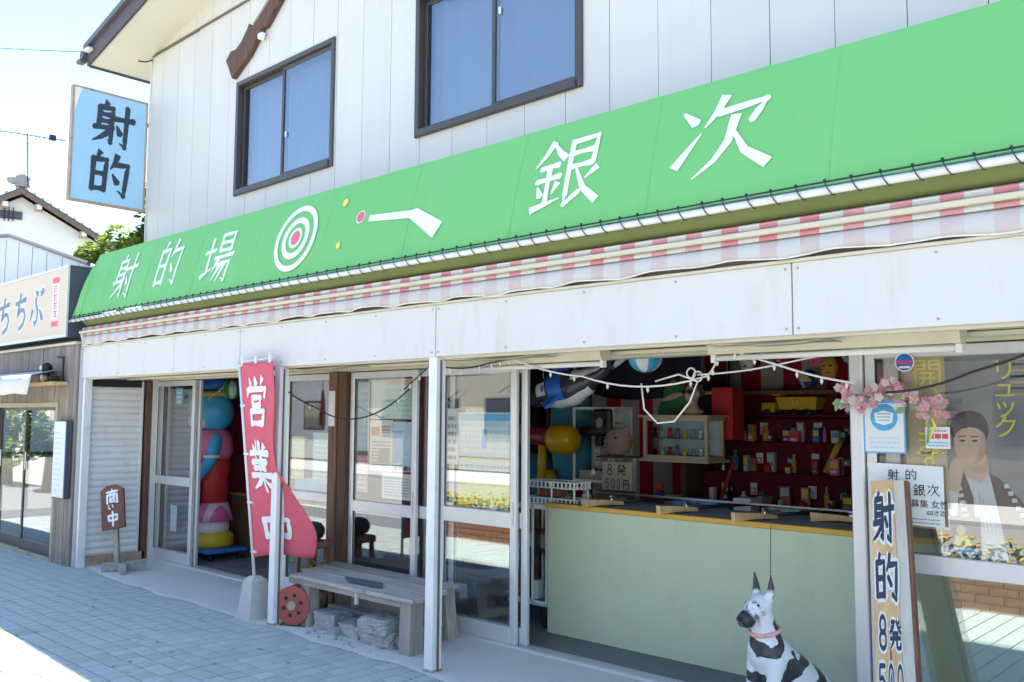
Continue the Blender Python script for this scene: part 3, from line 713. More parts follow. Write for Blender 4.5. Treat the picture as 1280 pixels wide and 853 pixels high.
# ------------------------------------------------------------------ bench and the things under it
BN = empty('wooden_bench', (-5.4, 4.25, 0), 'weathered grey plank bench standing under the canopy between two white posts', 'bench')
zt = .385
for k in range(3):
    y0 = 3.955+.205*k; sh_ = -.12*k
    for (a, b) in ((-6.05+sh_, -5.12-.09*k), (-5.115-.09*k, -4.60+sh_*.8)):
        MB().box(a+.002, b-.002, y0, y0+.198, zt-.032+random.uniform(-.003, .003), zt+random.uniform(-.004, .003), .005).build('plank', 'wood_grey', BN)
def leg(x, y, w, dx, dy):
    MB().hexa([(x-w+dx, y-w+dy, .0), (x+w+dx, y-w+dy, .0), (x+w+dx, y+w+dy, .0), (x-w+dx, y+w+dy, .0)],
              [(x-w, y-w, zt-.03), (x+w, y-w, zt-.03), (x+w, y+w, zt-.03), (x-w, y+w, zt-.03)]).build('leg', 'wood_greyz', BN)
leg(-5.90, 4.045, .048, .015, .0); leg(-4.70, 4.035, .055, -.01, 0); leg(-4.86, 4.48, .048, .05, 0); leg(-6.10, 4.50, .048, .0, 0)
b_ = MB(); b_.box(-6.1, -4.68, 3.99, 4.03, zt-.075, zt-.034); b_.build('apron_rail', 'wood_grey', BN)
MB().hexa([(-4.77, 4.05, zt-.11), (-4.70, 4.05, zt-.11), (-4.86, 4.5, zt-.11), (-4.93, 4.5, zt-.11)], [(-4.77, 4.05, zt-.035), (-4.70, 4.05, zt-.035), (-4.86, 4.5, zt-.035), (-4.93, 4.5, zt-.035)]).build('cross_rail', 'wood_greyz', BN)
MB().hexa([(-4.75, 4.06, .10), (-4.70, 4.06, .10), (-4.84, 4.5, .10), (-4.89, 4.5, .10)], [(-4.75, 4.06, .16), (-4.70, 4.06, .16), (-4.84, 4.5, .16), (-4.89, 4.5, .16)]).build('stretcher', 'wood_greyz', BN)
mt = MB().prism([(-5.62, 4.16, zt+.004), (-5.42, 4.05, zt+.004), (-5.05, 4.06, zt+.004), (-5.20, 4.19, zt+.004)][::1], (0, 0, .004))
mat('slate', (0.10, 0.11, 0.13), .8, .2, 8)
tag(mt.build('dark_mat', 'slate'), 'flat dark grey mat lying on the wooden bench', 'mat')
MB().box(-5.25, -5.22, 3.975, 3.99, zt-.12, zt-.033).build('peg', 'wood_pale', BN)
mt = MB().box(-6.0, -5.15, 4.30, 4.37, .06, .11, .006)
tag(mt.build('loose_plank', 'wood_grey'), 'loose grey timber lying on blocks beneath the bench', 'timber')
def rock(c, r, seed, name='concrete_block'):
    random.seed(seed); m_ = MB(); m_.ell(c, r, 26, 18); ph = [random.uniform(0, 6) for _ in range(6)]
    out = []
    for p in m_.v:
        d = Vector(p)-Vector(c)
        e = [1.3*max(-r[i]*.6, min(r[i]*.6, d[i])) for i in range(3)]
        q = Vector(e)*(1+.07*math.sin(38*d.x+ph[0])*math.sin(31*d.y+ph[1])+.06*math.sin(70*d.z+ph[2]+40*d.x)+random.uniform(-.045, .045))
        out.append((c[0]+q.x, c[1]+q.y, max(0.006, c[2]+q.z)))
    m_.v = out
    return m_.build(name, 'stone')
tag(rock((-5.03, 4.10, .055), (.20, .15, .075), 1), 'large rough lower concrete block near the right bench leg', 'block')
tag(rock((-5.04, 4.08, .150), (.18, .14, .065), 2), 'pitted concrete lump stacked on the larger block under the bench', 'block')
tag(rock((-5.36, 4.09, .05), (.15, .11, .065), 3), 'middle grey concrete block under the bench', 'block')
tag(rock((-5.66, 4.10, .065), (.15, .11, .085), 4), 'hollow-cornered concrete block beside the left bench leg', 'block')
tag(rock((-5.50, 4.0, .03), (.06, .05, .04), 5), 'small broken concrete chunk in front of the blocks under the bench', 'block')
tag(rock((-4.83, 4.15, .05), (.08, .12, .06), 6), 'low cracked concrete slab behind the right front bench leg', 'block')
random.seed(11)
dbr = MB()
for k in range(26):
    x = random.uniform(-5.75, -4.95); y = random.uniform(3.86, 3.97); r = random.uniform(.005, .016)
    dbr.ell((x, y, .008+r*.4), (r, r*.8, r*.6), 6, 4)
stuff(tag(dbr.build('rubble', 'stone'), 'scattered crumbs of broken concrete on the kerb before the bench', 'rubble'))
# cord reel
RE = empty('cord_reel', (-6.0, 4.0, 0), 'round red metal cord reel standing on the ground at the left bench leg', 'cord reel')
mat('reel_red', (0.36, 0.085, 0.07), .45, .12, 9, stain=(8, .5, (.2, .07, .05)))
rc = Vector((-5.985, 3.985, .16)); rn = Vector((.45, -.89, 0)); ru = Vector((.89, .45, 0)); rv = Vector((0, 0, 1))
d_ = MB()
for s_ in (-1, 1):
    base = rc+rn*.05*s_; n = 28
    d_.prism([base+(ru*math.cos(2*math.pi*j/n)+rv*math.sin(2*math.pi*j/n))*.145 for j in range(n)], rn*.008)
d_.build('flange', 'reel_red', RE)
h_ = MB()
for k in range(6):
    a = k*math.pi/3+.3; h_.disc(rc+rn*.0595+(ru*math.cos(a)+rv*math.sin(a))*.075, ru, rv, .016, 12)
h_.build('flange_hole', 'dark', RE)
MB().tube([rc+rn*.058, rc+rn*.075], .035, 16).build('hub', 'rust_frame', RE)
MB().tube([rc-rn*.045, rc+rn*.045], .10, 18).build('wound_cord', 'rubber', RE, True)
s2 = MB(); s2.tube([rc+ru*.1-rv*.155-rn*.06, rc-ru*.1-rv*.155-rn*.06, rc-ru*.1-rv*.155+rn*.06, rc+ru*.1-rv*.155+rn*.06, rc+ru*.1-rv*.155-rn*.06], .008, 6); s2.build('stand', 'iron', RE)
# stool and bowl behind the banner
ST = empty('wooden_stool', (-6.40, 4.40, 0), 'small brown wooden stool half hidden behind the red banner', 'stool')
MB().box(-6.51, -6.28, 4.29, 4.51, .50, .56, .01).build('seat', 'wood_brown', ST)
for (a, b) in ((-6.48, 4.32), (-6.31, 4.32), (-6.48, 4.48), (-6.31, 4.48)): MB().box(a-.018, a+.018, b-.018, b+.018, .012, .50, .004).build('leg', 'wood_brown', ST)
hb = MB().lathe([(.04, 0), (.085, .02), (.105, .06), (.10, .10), (.075, .135), (.03, .15)], (-6.40, 4.40, .561), 20)
tag(hb.build('black_helmet', 'dark', None, True), 'shiny black bowl-shaped helmet upside on the wooden stool', 'helmet')
pl = empty('potted_plant', (-6.22, 4.32, 0), 'small leafy potted plant squeezed between the cord reel and the bench', 'plant')
MB().lathe([(.07, 0), (.10, .16), (.105, .17)], (-6.22, 4.32, .013), 16).build('pot', 'rust_frame', pl, True)
lf = MB()
for k in range(90):
    a = random.uniform(0, 6.28); r = random.uniform(.02, .14); z = random.uniform(.18, .40); c_ = Vector((-6.22+r*math.cos(a), 4.32+r*math.sin(a), z))
    u = Vector((random.uniform(-1, 1), random.uniform(-1, 1), random.uniform(-.5, .5))).normalized()*.03; v = u.cross(Vector((random.uniform(-1, 1), random.uniform(-1, 1), 1))).normalized()*.014
    lf.add([c_-u, c_+v, c_+u, c_-v], [(0, 1, 2, 3)])
lf.build('foliage', 'leaf_yellow', pl)

# ------------------------------------------------------------------ red banner on a pole
BF = empty('banner', (-6.42, 3.95, 0), 'red vertical banner with white lettering on a leaning white pole in a concrete foot', 'banner')
mat('banner_red', (0.80, 0.155, 0.215), .75, .08, 2, 0.1, 200, trans=.25)
mat('weight', (0.50, 0.50, 0.47), .85, .1, 5, .3, 50)
MB().hexa([(-6.52, 3.79, .0), (-6.32, 3.79, .0), (-6.32, 3.99, .0), (-6.52, 3.99, .0)], [(-6.485, 3.825, .30), (-6.355, 3.825, .30), (-6.355, 3.955, .30), (-6.485, 3.955, .30)]).build('weight_block', 'weight', BF)
MB().hexa([(-6.485, 3.825, .3001), (-6.355, 3.825, .3001), (-6.355, 3.955, .3001), (-6.485, 3.955, .3001)], [(-6.45, 3.86, .33), (-6.39, 3.86, .33), (-6.39, 3.92, .33), (-6.45, 3.92, .33)]).build('weight_top', 'weight', BF)
Pb = Vector((-6.42, 3.885, .30)); Pt = Vector((-6.545, 3.765, 2.03))
pp = MB().tube([Pb, Pt], .013, 10); pp.tube([Pt-Vector((.03, 0, .012)), Pt+Vector((.50, .008, .0))], .006, 8); pp.build('pole', 'whiteplastic', BF, True)
def cl(u, v, d=0.0):        # u across from the pole, v from bottom to top
    s = Pb.lerp(Pt, .10+.885*v)
    ww = .50+.02*math.sin(3*v)
    bow = math.sin(math.pi*min(1, max(0, (1-v)*1.05)))
    x = s.x+.015+ww*u*(1-.10*bow*(1-v)*0)+.10*u*math.exp(-((v-.14)/.14)**2)-.10*u*math.exp(-((v-.55)/.22)**2)
    k_ = max(0, .47-v); y = s.y-.018*u+u*(1.1*k_-1.2*k_*k_)*.75+.03*math.sin(7*u+3*v)*(1-v)*u-d+.012*math.sin(14*u+6*v)*(1-u*.5)*min(1, 3*u)*(v < 2)*(.4+.6*(1-v))
    z = s.z+.05*u*math.exp(-((v-.0)/.2)**2)+.02*math.sin(4*u)*(1-v)
    return Vector((x, y, z))
MB().grid(lambda u, v: cl(u, v), 16, 40).build('cloth', 'banner_red', BF, True, thick=.0015)
for k, ch in enumerate('営業中'):
    v1 = .93-.335*k; m_ = glyph(MB(), ch, lambda a, b, d: cl(.13+.66*a, v1-.265+.265*b, .006+d), 12.5); m_.build('letter', 'white_ink', BF)
for v in (.03, .28, .53, .78, .99):
    c_ = Pb.lerp(Pt, .10+.885*v); MB().tube([c_+Vector((-.018, 0, 0)), c_+Vector((.05, 0, 0))], .011, 6).build('banner_loop', 'whiteplastic', BF)
for u in (.08, .5, .93): c_ = cl(u, 1.0); MB().box(c_.x-.012, c_.x+.012, c_.y-.01, c_.y+.008, c_.z-.01, c_.z+.05).build('banner_loop', 'whiteplastic', BF)

# ------------------------------------------------------------------ small wooden open-sign on a stake
SK = empty('stake_sign', (-9.2, 4.05, 0), 'small dark wooden sign with white brush writing leaning on a crossed timber foot', 'sign')
o_ = Vector((-9.25, 4.03, .07)); tp = Vector((-9.47, 4.06, .86)); ax = (tp-o_).normalized(); ux = Vector((.80, .58, .14)).normalized(); ux = (ux-ax*ux.dot(ax)).normalized(); nn = ux.cross(ax).normalized()
if nn.y > 0: nn = -nn
def bx(a0, a1, u0, u1, n0, n1):
    P = lambda a, u, n: o_+ax*a+ux*u+nn*n
    return MB().hexa([P(a0, u0, n0), P(a0, u1, n0), P(a0, u1, n1), P(a0, u0, n1)], [P(a1, u0, n0), P(a1, u1, n0), P(a1, u1, n1), P(a1, u0, n1)])
bx(-.02, .42, -.025, .025, -.02, .02).build('stake', 'wood_greyz', SK)
P = lambda a, u, n: o_+ax*a+ux*u+nn*n
MB().prism([P(.36, -.125, .021), P(.36, .125, .021), P(.76, .125, .021), P(.81, .05, .021), P(.815, -.05, .021), P(.77, -.125, .021)], nn*.03).build('board', 'wood_stake', SK)
for ch, a, u, s in (('商', .62, -.07, .15), ('い', .55, -.05, .075), ('中', .39, -.07, .15)):
    glyph(MB(), ch, lambda p, q, d: P(a+q*s, u+p*s*.95, .052+d), 15, even=True).build('letter', 'white_ink', SK)
for k, (a, b) in enumerate((((-9.42, 4.12), (-9.0, 3.98)), ((-9.32, 3.90), (-9.12, 4.26)))):
    A = Vector((*a, .013)); B = Vector((*b, .013)); d = (B-A).normalized(); q = Vector((-d.y, d.x, 0))*.028; z = Vector((0, 0, .085)) ; zo = Vector((0, 0, .0 if k else .001))
    MB().hexa([A-q+zo, B-q+zo, B+q+zo, A+q+zo], [A-q+z, B-q+z, B+q+z, A+q+z]).build('foot', 'wood_grey', SK)

# ------------------------------------------------------------------ seated dog figure
DG = empty('dog_figure', (-2.20, 4.27, .012), 'life-like seated black and white dog figure with cropped ears and a pink collar', 'dog')
def dogmat():
    m = bpy.data.materials.new('dog_coat'); m.use_nodes = True; MATS['dog_coat'] = m
    n = m.node_tree.nodes; l = m.node_tree.links; b = n['Principled BSDF']; b.inputs['Roughness'].default_value = .35
    tc = n.new('ShaderNodeTexCoord'); nz = n.new('ShaderNodeTexWave'); nz.bands_direction = 'DIAGONAL'; nz.inputs['Scale'].default_value = 2.1; nz.inputs['Distortion'].default_value = 5.0; nz.inputs['Detail'].default_value = 3; nz.inputs['Detail Scale'].default_value = 2.2
    mp = n.new('ShaderNodeMapping'); mp.inputs['Location'].default_value = (.33, .1, .05); mp.inputs['Scale'].default_value = (1.0, .8, 1.5); l.new(tc.outputs['Object'], mp.inputs[0]); l.new(mp.outputs[0], nz.inputs['Vector'])
    cr = n.new('ShaderNodeValToRGB'); e = cr.color_ramp.elements; e[0].position = .465; e[0].color = (.66, .68, .70, 1); e[1].position = .525; e[1].color = (.025, .028, .035, 1)
    l.new(nz.outputs['Fac'], cr.inputs[0])
    ln = n.new('ShaderNodeVectorMath'); ln.operation = 'DISTANCE'; ln.inputs[1].default_value = (.215, -.02, .60); l.new(tc.outputs['Object'], ln.inputs[0])
    mr = n.new('ShaderNodeMapRange'); mr.inputs[1].default_value = .03; mr.inputs[2].default_value = .075; mr.inputs[3].default_value = .92; mr.inputs[4].default_value = 0; l.new(ln.outputs['Value'], mr.inputs[0])
    mx = n.new('ShaderNodeMix'); mx.data_type = 'RGBA'; mx.inputs[7].default_value = (.02, .022, .028, 1); sn = n.new('ShaderNodeTexNoise'); sn.inputs['Scale'].default_value = 34; sn.inputs['Detail'].default_value = 5; l.new(tc.outputs['Object'], sn.inputs['Vector'])
    sr = n.new('ShaderNodeMapRange'); sr.inputs[1].default_value = .52; sr.inputs[2].default_value = .62; sr.inputs[4].default_value = .85; l.new(sn.outputs['Fac'], sr.inputs[0])
    d3 = n.new('ShaderNodeVectorMath'); d3.operation = 'DISTANCE'; d3.inputs[1].default_value = (.17, 0, .645); l.new(tc.outputs['Object'], d3.inputs[0])
    r3 = n.new('ShaderNodeMapRange'); r3.inputs[1].default_value = .05; r3.inputs[2].default_value = .09; r3.inputs[3].default_value = 1; r3.inputs[4].default_value = 0; l.new(d3.outputs['Value'], r3.inputs[0])
    mm_ = n.new('ShaderNodeMath'); mm_.operation = 'MULTIPLY'; l.new(sr.outputs[0], mm_.inputs[0]); l.new(r3.outputs[0], mm_.inputs[1])
    mh = n.new('ShaderNodeMath'); mh.operation = 'MAXIMUM'; l.new(mm_.outputs[0], mh.inputs[0]); l.new(mr.outputs[0], mh.inputs[1])
    l.new(mh.outputs[0], mx.inputs[0]); head_in = mx
    d2 = n.new('ShaderNodeVectorMath'); d2.operation = 'DISTANCE'; d2.inputs[1].default_value = (.115, 0, .67); l.new(tc.outputs['Object'], d2.inputs[0])
    r2 = n.new('ShaderNodeMapRange'); r2.inputs[1].default_value = .085; r2.inputs[2].default_value = .10; r2.inputs[3].default_value = .95; r2.inputs[4].default_value = 0; l.new(d2.outputs['Value'], r2.inputs[0])
    mw_ = n.new('ShaderNodeMix'); mw_.data_type = 'RGBA'; mw_.inputs[7].default_value = (.66, .68, .70, 1); l.new(r2.outputs[0], mw_.inputs[0]); l.new(cr.outputs[0], mw_.inputs[6]); l.new(mw_.outputs[2], mx.inputs[6])
    sp = n.new('ShaderNodeSeparateXYZ'); l.new(tc.outputs['Object'], sp.inputs[0])
    m2 = n.new('ShaderNodeMapRange'); m2.inputs[1].default_value = .738; m2.inputs[2].default_value = .765; l.new(sp.outputs[2], m2.inputs[0])
    m3 = n.new('ShaderNodeMix'); m3.data_type = 'RGBA'; m3.inputs[7].default_value = (.035, .038, .05, 1); l.new(m2.outputs[0], m3.inputs[0]); l.new(mx.outputs[2], m3.inputs[6])
    l.new(m3.outputs[2], b.inputs['Base Color'])
dogmat()
OFF['dog_figure'] = Vector()
def chain(mb, pts, k=6):
    for (a, ra), (b, rb) in zip(pts[:-1], pts[1:]):
        a, b = Vector(a), Vector(b)
        for i in range(k+1):
            t = i/k; r = ra+(rb-ra)*t; mb.ell(a.lerp(b, t), r, 12, 8)
    return mb
dm = MB()
chain(dm, [((.05, 0, .44), .105), ((-.02, 0, .36), .125), ((-.16, 0, .25), .135), ((-.28, 0, .155), .14)])
chain(dm, [((.055, 0, .47), .09), ((.075, 0, .56), .068), ((.095, 0, .635), .062)])
chain(dm, [((.095, 0, .668), .066), ((.135, 0, .655), .058)], 4)
chain(dm, [((.14, 0, .64), .050), ((.205, 0, .615), .042)], 4)
dm.ell((.20, .022, .598), (.036, .018, .03), 10, 6); dm.ell((.20, -.022, .598), (.036, .018, .03), 10, 6); dm.ell((.125, .03, .69), (.03, .02, .018)); dm.ell((.125, -.03, .69), (.03, .02, .018))
for s in (-1, 1):
    chain(dm, [((.075, .042*s, .71), .026), ((.07, .05*s, .77), .018), ((.078, .056*s, .84), .006)], 5)
    chain(dm, [((.06, .065*s, .40), .055), ((.085, .068*s, .22), .036), ((.085, .068*s, .05), .03)], 6)
    dm.ell((.11, .068*s, .028), (.05, .033, .028))
    chain(dm, [((-.24, .085*s, .15), .085), ((-.10, .115*s, .10), .055)], 4); dm.ell((-.03, .12*s, .028), (.07, .035, .028))
chain(dm, [((-.38, 0, .06), .03), ((-.48, .05, .03), .02), ((-.55, .12, .025), .012)], 4)
fused(dm, 'body', 'dog_coat', DG, .0085, 4)
for s in (-1, 1): MB().ell((.152, .036*s, .682), .011, 10, 8).build('eye', 'dark', DG, True)
MB().ell((.247, 0, .622), (.014, .018, .013), 10, 8).build('nose', 'dark', DG, True)
cn = MB(); n = 24
c_ = Vector((.070, 0, .545)); a_ = Vector((.2, 0, .98)).normalized(); u_ = a_.orthogonal().normalized(); v_ = a_.cross(u_)
cn.tube([c_+(u_*math.cos(2*math.pi*j/n)+v_*math.sin(2*math.pi*j/n))*.076 for j in range(n+1)], .011, 6)
mat('collar', (.75, .38, .36), .6, .3, 60)
cn.build('collar', 'collar', DG, True)

DG.rotation_euler = (0, 0, R(255)); DG.scale = (.97, .97, .97)

tag(MB().tube([(-2.167, 4.183, .825), (-2.625, 5.08, .945)], .0022, 5).build('string', 'rubber'), 'thin dark string from the dog figure ear up to the counter edge', 'string')

# ------------------------------------------------------------------ leaning timber price board
TB = empty('price_board', (-1.55, 4.3, 0), 'thick tan timber board with outlined black lettering leaning by the right door', 'sign')
b0 = Vector((-1.665, 4.19, .012)); b1 = Vector((-1.785, 4.50, 1.285)); ax2 = (b1-b0).normalized(); ux2 = Vector((1, .06, .05)); ux2 = (ux2-ax2*ux2.dot(ax2)).normalized(); n2 = ux2.cross(ax2)
if n2.y > 0: n2 = -n2
Lb = (b1-b0).length
def Q(a, u, n=0.0): return b0+ax2*a+ux2*u+n2*n
def band(u0, u1, u0t, u1t, n0, n1): return MB().hexa([Q(0, u0, n0), Q(0, u1, n0), Q(0, u1, n1), Q(0, u0, n1)], [Q(Lb, u0t, n0), Q(Lb, u1t, n0), Q(Lb, u1t, n1), Q(Lb, u0t, n1)])
mat('outline', (.76, .75, .72), .7, .03)
band(0, .13, .0, .105, -.05, 0).build('board_face', 'wood_tan', TB)
band(.131, .185, .106, .155, -.05, -.004).build('board_edge', 'wood_pale', TB)
band(.1855, .20, .1555, .17, -.052, -.010).build('bark_edge', 'wood_brown', TB)
tb_ = MB().prism([Q(.02, .07, .0004), Q(.02, .074, .0004), Q(.6, .076, .0004), Q(.66, .070, .0004)], n2*.0003); tb_.build('split', 'dark', TB)
for ch, a, u, s, hgt in (('射', 1.005, .004, .105, .265), ('的', .725, .006, .112, .25), ('8', .525, .012, .055, .155), ('発', .525, .068, .055, .14), ('5', .31, .010, .045, .155), ('0', .31, .052, .04, .155), ('0', .31, .092, .04, .155), ('円', .10, .02, .10, .17)):
    glyph(MB(), ch, lambda p, q, d: Q(a+q*hgt, u+p*s, .001+d), 26 if s > .09 else 34, step=.00004, even=True).build('letter_outline', 'outline', TB)
    glyph(MB(), ch, lambda p, q, d: Q(a+q*hgt, u+p*s, .0022+d), 12 if s > .09 else 15, step=.00005, even=True).build('letter', 'navy_ink', TB)

# ------------------------------------------------------------------ canopy lamps, cables, blossom
def lampfix(x0, x1, label):
    L_ = empty('fluorescent_lamp', ((x0+x1)/2, 4.2, 1.9), label, 'lamp', 'strip lamps under the canopy')
    m_ = MB(); m_.hexa([(x0, 4.165, 1.925), (x1, 4.165, 1.925), (x1, 4.235, 1.925), (x0, 4.235, 1.925)], [(x0, 4.145, 1.984), (x1, 4.145, 1.984), (x1, 4.255, 1.984), (x0, 4.255, 1.984)]); m_.build('housing', 'cream', L_)
    MB().tube([(x0+.03, 4.2, 1.905), (x1-.03, 4.2, 1.905)], .015, 10).build('tube_lamp', 'whiteplastic', L_, True)
    for x in (x0+.015, x1-.015): MB().box(x-.014, x+.014, 4.18, 4.22, 1.882, 1.9249, .004).build('lamp_holder', 'whiteplastic', L_)
lampfix(-4.52, -3.20, 'cream fluorescent strip lamp under the canopy above the inflatable orca')
lampfix(-2.49, -1.245, 'cream fluorescent strip lamp under the canopy near the pink blossom garland')
def cable(pts, r, name, m, label, hang=None):
    mb = MB()
    P = []
    for (a, b, d) in pts: P += sag(a, b, d, 9)[(1 if P else 0):]
    mb.tube(P, r, 6)
    o = mb.build(name, m, None, True); tag(o, label, 'cable')
    if hang:
        for p in P[2:-1:hang]: MB().tube([p-Vector((0, 0, .0)), p-Vector((0, 0, .018)), p-Vector((0, 0, .035))], [.004, .009, .003], 6).build('bulb', 'whiteplastic', o, True)
    return o
cable([((-6.95, 4.30, 1.935), (-6.40, 4.40, 1.66), .03), ((-6.40, 4.40, 1.66), (-5.15, 4.38, 1.80), .16)], .006, 'string_light', 'rubber', 'dark fairy-light cable sagging from the banner post across the notice-covered door', 3)
cable([((-4.95, 4.15, 1.78), (-4.62, 4.12, 1.95), .0), ((-4.62, 4.12, 1.95), (-4.1, 4.12, 1.93), .03), ((-4.1, 4.12, 1.93), (-3.85, 4.1, 1.955), .0)], .005, 'string_light', 'rubber', 'short dark cable looped over the left strip lamp', 3)
cable([((-3.85, 4.1, 1.955), (-3.45, 4.3, 1.84), .02), ((-3.45, 4.3, 1.84), (-2.62, 4.35, 1.82), .06), ((-2.62, 4.35, 1.82), (-2.45, 4.2, 1.92), .02)], .006, 'string_light', 'whiteplastic', 'white fairy-light cable hanging below the striped paper balloon', 3)
lw = [Vector((-2.95, 4.35, 1.80)), Vector((-2.78, 4.33, 1.835)), Vector((-2.66, 4.33, 1.79)), Vector((-2.71, 4.33, 1.68)), Vector((-2.82, 4.34, 1.57)), Vector((-2.94, 4.35, 1.56)), Vector((-3.03, 4.35, 1.64)), Vector((-3.05, 4.35, 1.79))]
tag(MB().tube(lw, .0055, 6).build('white_cable', 'whiteplastic', None, True), 'loose loop of white cable hanging before the mannequin head', 'cable')
cable([((-2.66, 4.33, 1.83), (-2.15, 4.3, 1.87), .01), ((-2.15, 4.3, 1.87), (-1.55, 4.2, 1.955), .0)], .005, 'white_cable', 'whiteplastic', 'white cable running along under the right strip lamp')
for k, (x, z) in enumerate(((-2.70, 1.84), (-2.66, 1.82))):
    ringp = [Vector((x+.028*math.cos(t*.5), 4.33+.003*k, z+.028*math.sin(t*.5))) for t in range(13)]
    tag(MB().tube(ringp, .005, 6).build('cable_ring', 'whiteplastic', None, True), 'left white cable coil beneath the right strip lamp' if k == 0 else 'right white cable coil beneath the right strip lamp', 'cable')
cable([((-2.40, 4.15, 1.955), (-2.15, 4.3, 1.86), .0), ((-2.15, 4.3, 1.86), (-1.83, 4.45, 1.77), .01)], .006, 'string_light', 'whiteplastic', 'white fairy-light cable slanting down to the pink blossom garland', 3)
cable([((-1.66, 4.4, 1.72), (-1.25, 4.3, 1.80), .02), ((-1.25, 4.3, 1.80), (-.7, 4.1, 1.97), .01)], .006, 'string_light', 'rubber', 'dark cable rising from the blossom garland to the right canopy edge')
def coilclip(c, label):
    m_ = MB()
    for k in range(5):
        a = k*1.25; m_.tube([Vector(c), Vector(c)+Vector((.05*math.cos(a), -.01, .035*math.sin(a)))], .004, 5)
    tag(m_.build('cable_tie', 'rubber'), label, 'cable tie')
coilclip((-6.93, 4.30, 1.945), 'knotted black cable ties at the top of the left window'); coilclip((-9.55, 4.42, 1.79), 'dark wire tangle on the shutter beside the wood post'); coilclip((-4.60, 4.12, 1.965), 'knotted black cable ties by the left strip lamp')
MK = empty('hanging_tassel', (-6.97, 4.42, 1.55), 'grey fish-shaped streamer hanging at the top of the left window', 'ornament')
MB().tube([(-6.97, 4.42, 1.93), (-6.97, 4.42, 1.80)], .003, 5).build('string', 'rubber', MK)
MB().tube([(-6.97, 4.42, 1.82), (-6.965, 4.42, 1.70), (-6.97, 4.42, 1.60), (-6.965, 4.42, 1.50)], [.012, .022, .028, .03], 8, False).build('tail', 'collar', MK, True)
GD = empty('blossom_garland', (-1.72, 4.5, 1.65), 'pink artificial cherry blossom garland with green leaves on the right door frame', 'garland')
mat('petal', (.74, .42, .46), .7, .15, 30, trans=.3); mat('petal_white', (.76, .66, .66), .7, .1, 30, trans=.3); mat('sage', (.20, .34, .14), .7, .2)
random.seed(5)
for k in range(120):
    t = k/119; c_ = Vector((-1.93+.50*t+random.uniform(-.02, .02), 4.50+random.uniform(-.05, .04), 1.735-.05*math.sin(t*9)+random.uniform(-.075, .03)-.02*t))
    if k in (1, 2): c_ = Vector((-1.925+.02*k, 4.50, 1.76))
    m_ = MB(); r = random.uniform(.014, .027); a0 = random.uniform(0, 6)
    nrm = Vector((random.uniform(-.5, .6), -1, random.uniform(-.4, .6))).normalized(); u = nrm.orthogonal().normalized(); v = nrm.cross(u)
    for lay in (0, 1):
        for j in range(5):
            a = a0+lay*.6+j*2*math.pi/5; d = u*math.cos(a)+v*math.sin(a); e = u*-math.sin(a)+v*math.cos(a); rr = r*(1-.35*lay)
            m_.add([c_, c_+d*rr*.6+e*rr*.42+nrm*rr*.15, c_+d*rr+nrm*rr*(.35+.4*lay), c_+d*rr*.6-e*rr*.42+nrm*rr*.15], [(0, 1, 2, 3)])
    m_.build('blossom', 'petal' if k % 4 else 'petal_white', GD)
for k in range(9):
    c_ = Vector((random.choice((-1.88, -1.58))+random.uniform(-.05, .06), 4.49, 1.665+random.uniform(-.05, .04))); d = Vector((random.uniform(-1, 1), -.3, random.uniform(-1, .2))).normalized()*.06; e = d.cross(Vector((0, 1, .2))).normalized()*.018
    MB().add([c_, c_+d*.5+e, c_+d, c_+d*.5-e], [(0, 1, 2, 3)]).build('leaf', 'sage', GD)
MB().tube([(-1.93, 4.53, 1.73), (-1.8, 4.53, 1.70), (-1.6, 4.53, 1.69), (-1.5, 4.53, 1.64), (-1.52, 4.53, 1.48)], .006, 5).build('stem', 'sage', GD)
MB().tube([(-1.51, 4.55, 1.62), (-1.49, 4.55, 1.56), (-1.53, 4.55, 1.47)], [.004, .009, .006], 6).build('hanging_beads', 'yellow_ink', GD, True)

# ------------------------------------------------------------------ notices and posters on the glass
UX, UZ, NY = Vector((1, 0, 0)), Vector((0, 0, 1)), Vector((0, -1, 0))
mat('print_grey', (.30, .31, .33), .8, .3, 30); mat('print_blue', (.16, .42, .70), .7, .15, 9); mat('print_pale', (.50, .64, .74), .7, .1, 12); mat('print_yellow', (.66, .60, .16), .7, .2, 20)
mat('print_green', (.40, .56, .42), .7, .2, 14); mat('print_pink', (.66, .36, .38), .7, .2, 16); mat('tanprint', (.52, .40, .26), .7, .08)
def sheet(name, x0, x1, z0, z1, y, m, label, cat='poster', tilt=0.0):
    s = MB().prism([(x0, y, z0+tilt), (x1, y, z0-tilt), (x1, y, z1-tilt), (x0, y, z1+tilt)], (0, .0012, 0))
    o = s.build(name, m); tag(o, label, cat); return o
def rows(o, x0, x1, z0, z1, n, y, m='print_grey', fill=.5, seed=1):
    random.seed(seed); p = MB(); h = (z1-z0)/n
    for k in range(n):
        z = z0+h*k; a = x0
        while a < x1-.004:
            w_ = random.uniform(.25, 1.1)*h*1.3; b = min(x1, a+w_)
            p.add([(a, y-.0008, z), (b, y-.0008, z), (b, y-.0008, z+h*fill), (a, y-.0008, z+h*fill)], [(0, 1, 2, 3)]); a = b+h*.22
    p.build('print', m, o)
def blk(o, x0, x1, z0, z1, y, m, lift=.0006, name='print'):
    MB().add([(x0, y-lift, z0), (x1, y-lift, z0), (x1, y-lift, z1), (x0, y-lift, z1)], [(0, 1, 2, 3)]).build(name, m, o)
def words(o, text, x, z, y, size, m='black_ink', lift=.001):
    q = MB(); font_mb(q, text, (x, y, z), UX, UZ, NY, size, lift); q.build('lettering', m, o)
yf, yb_ = YD-.004, YD+.040
o = sheet('event_poster', -6.14, -5.985, 1.30, 1.87, YD+.025, 'print_pale', 'tall pale event poster at the left edge of the second door'); rows(o, -6.12, -6.0, 1.34, 1.84, 9, YD+.025, 'paper', .6, 31)
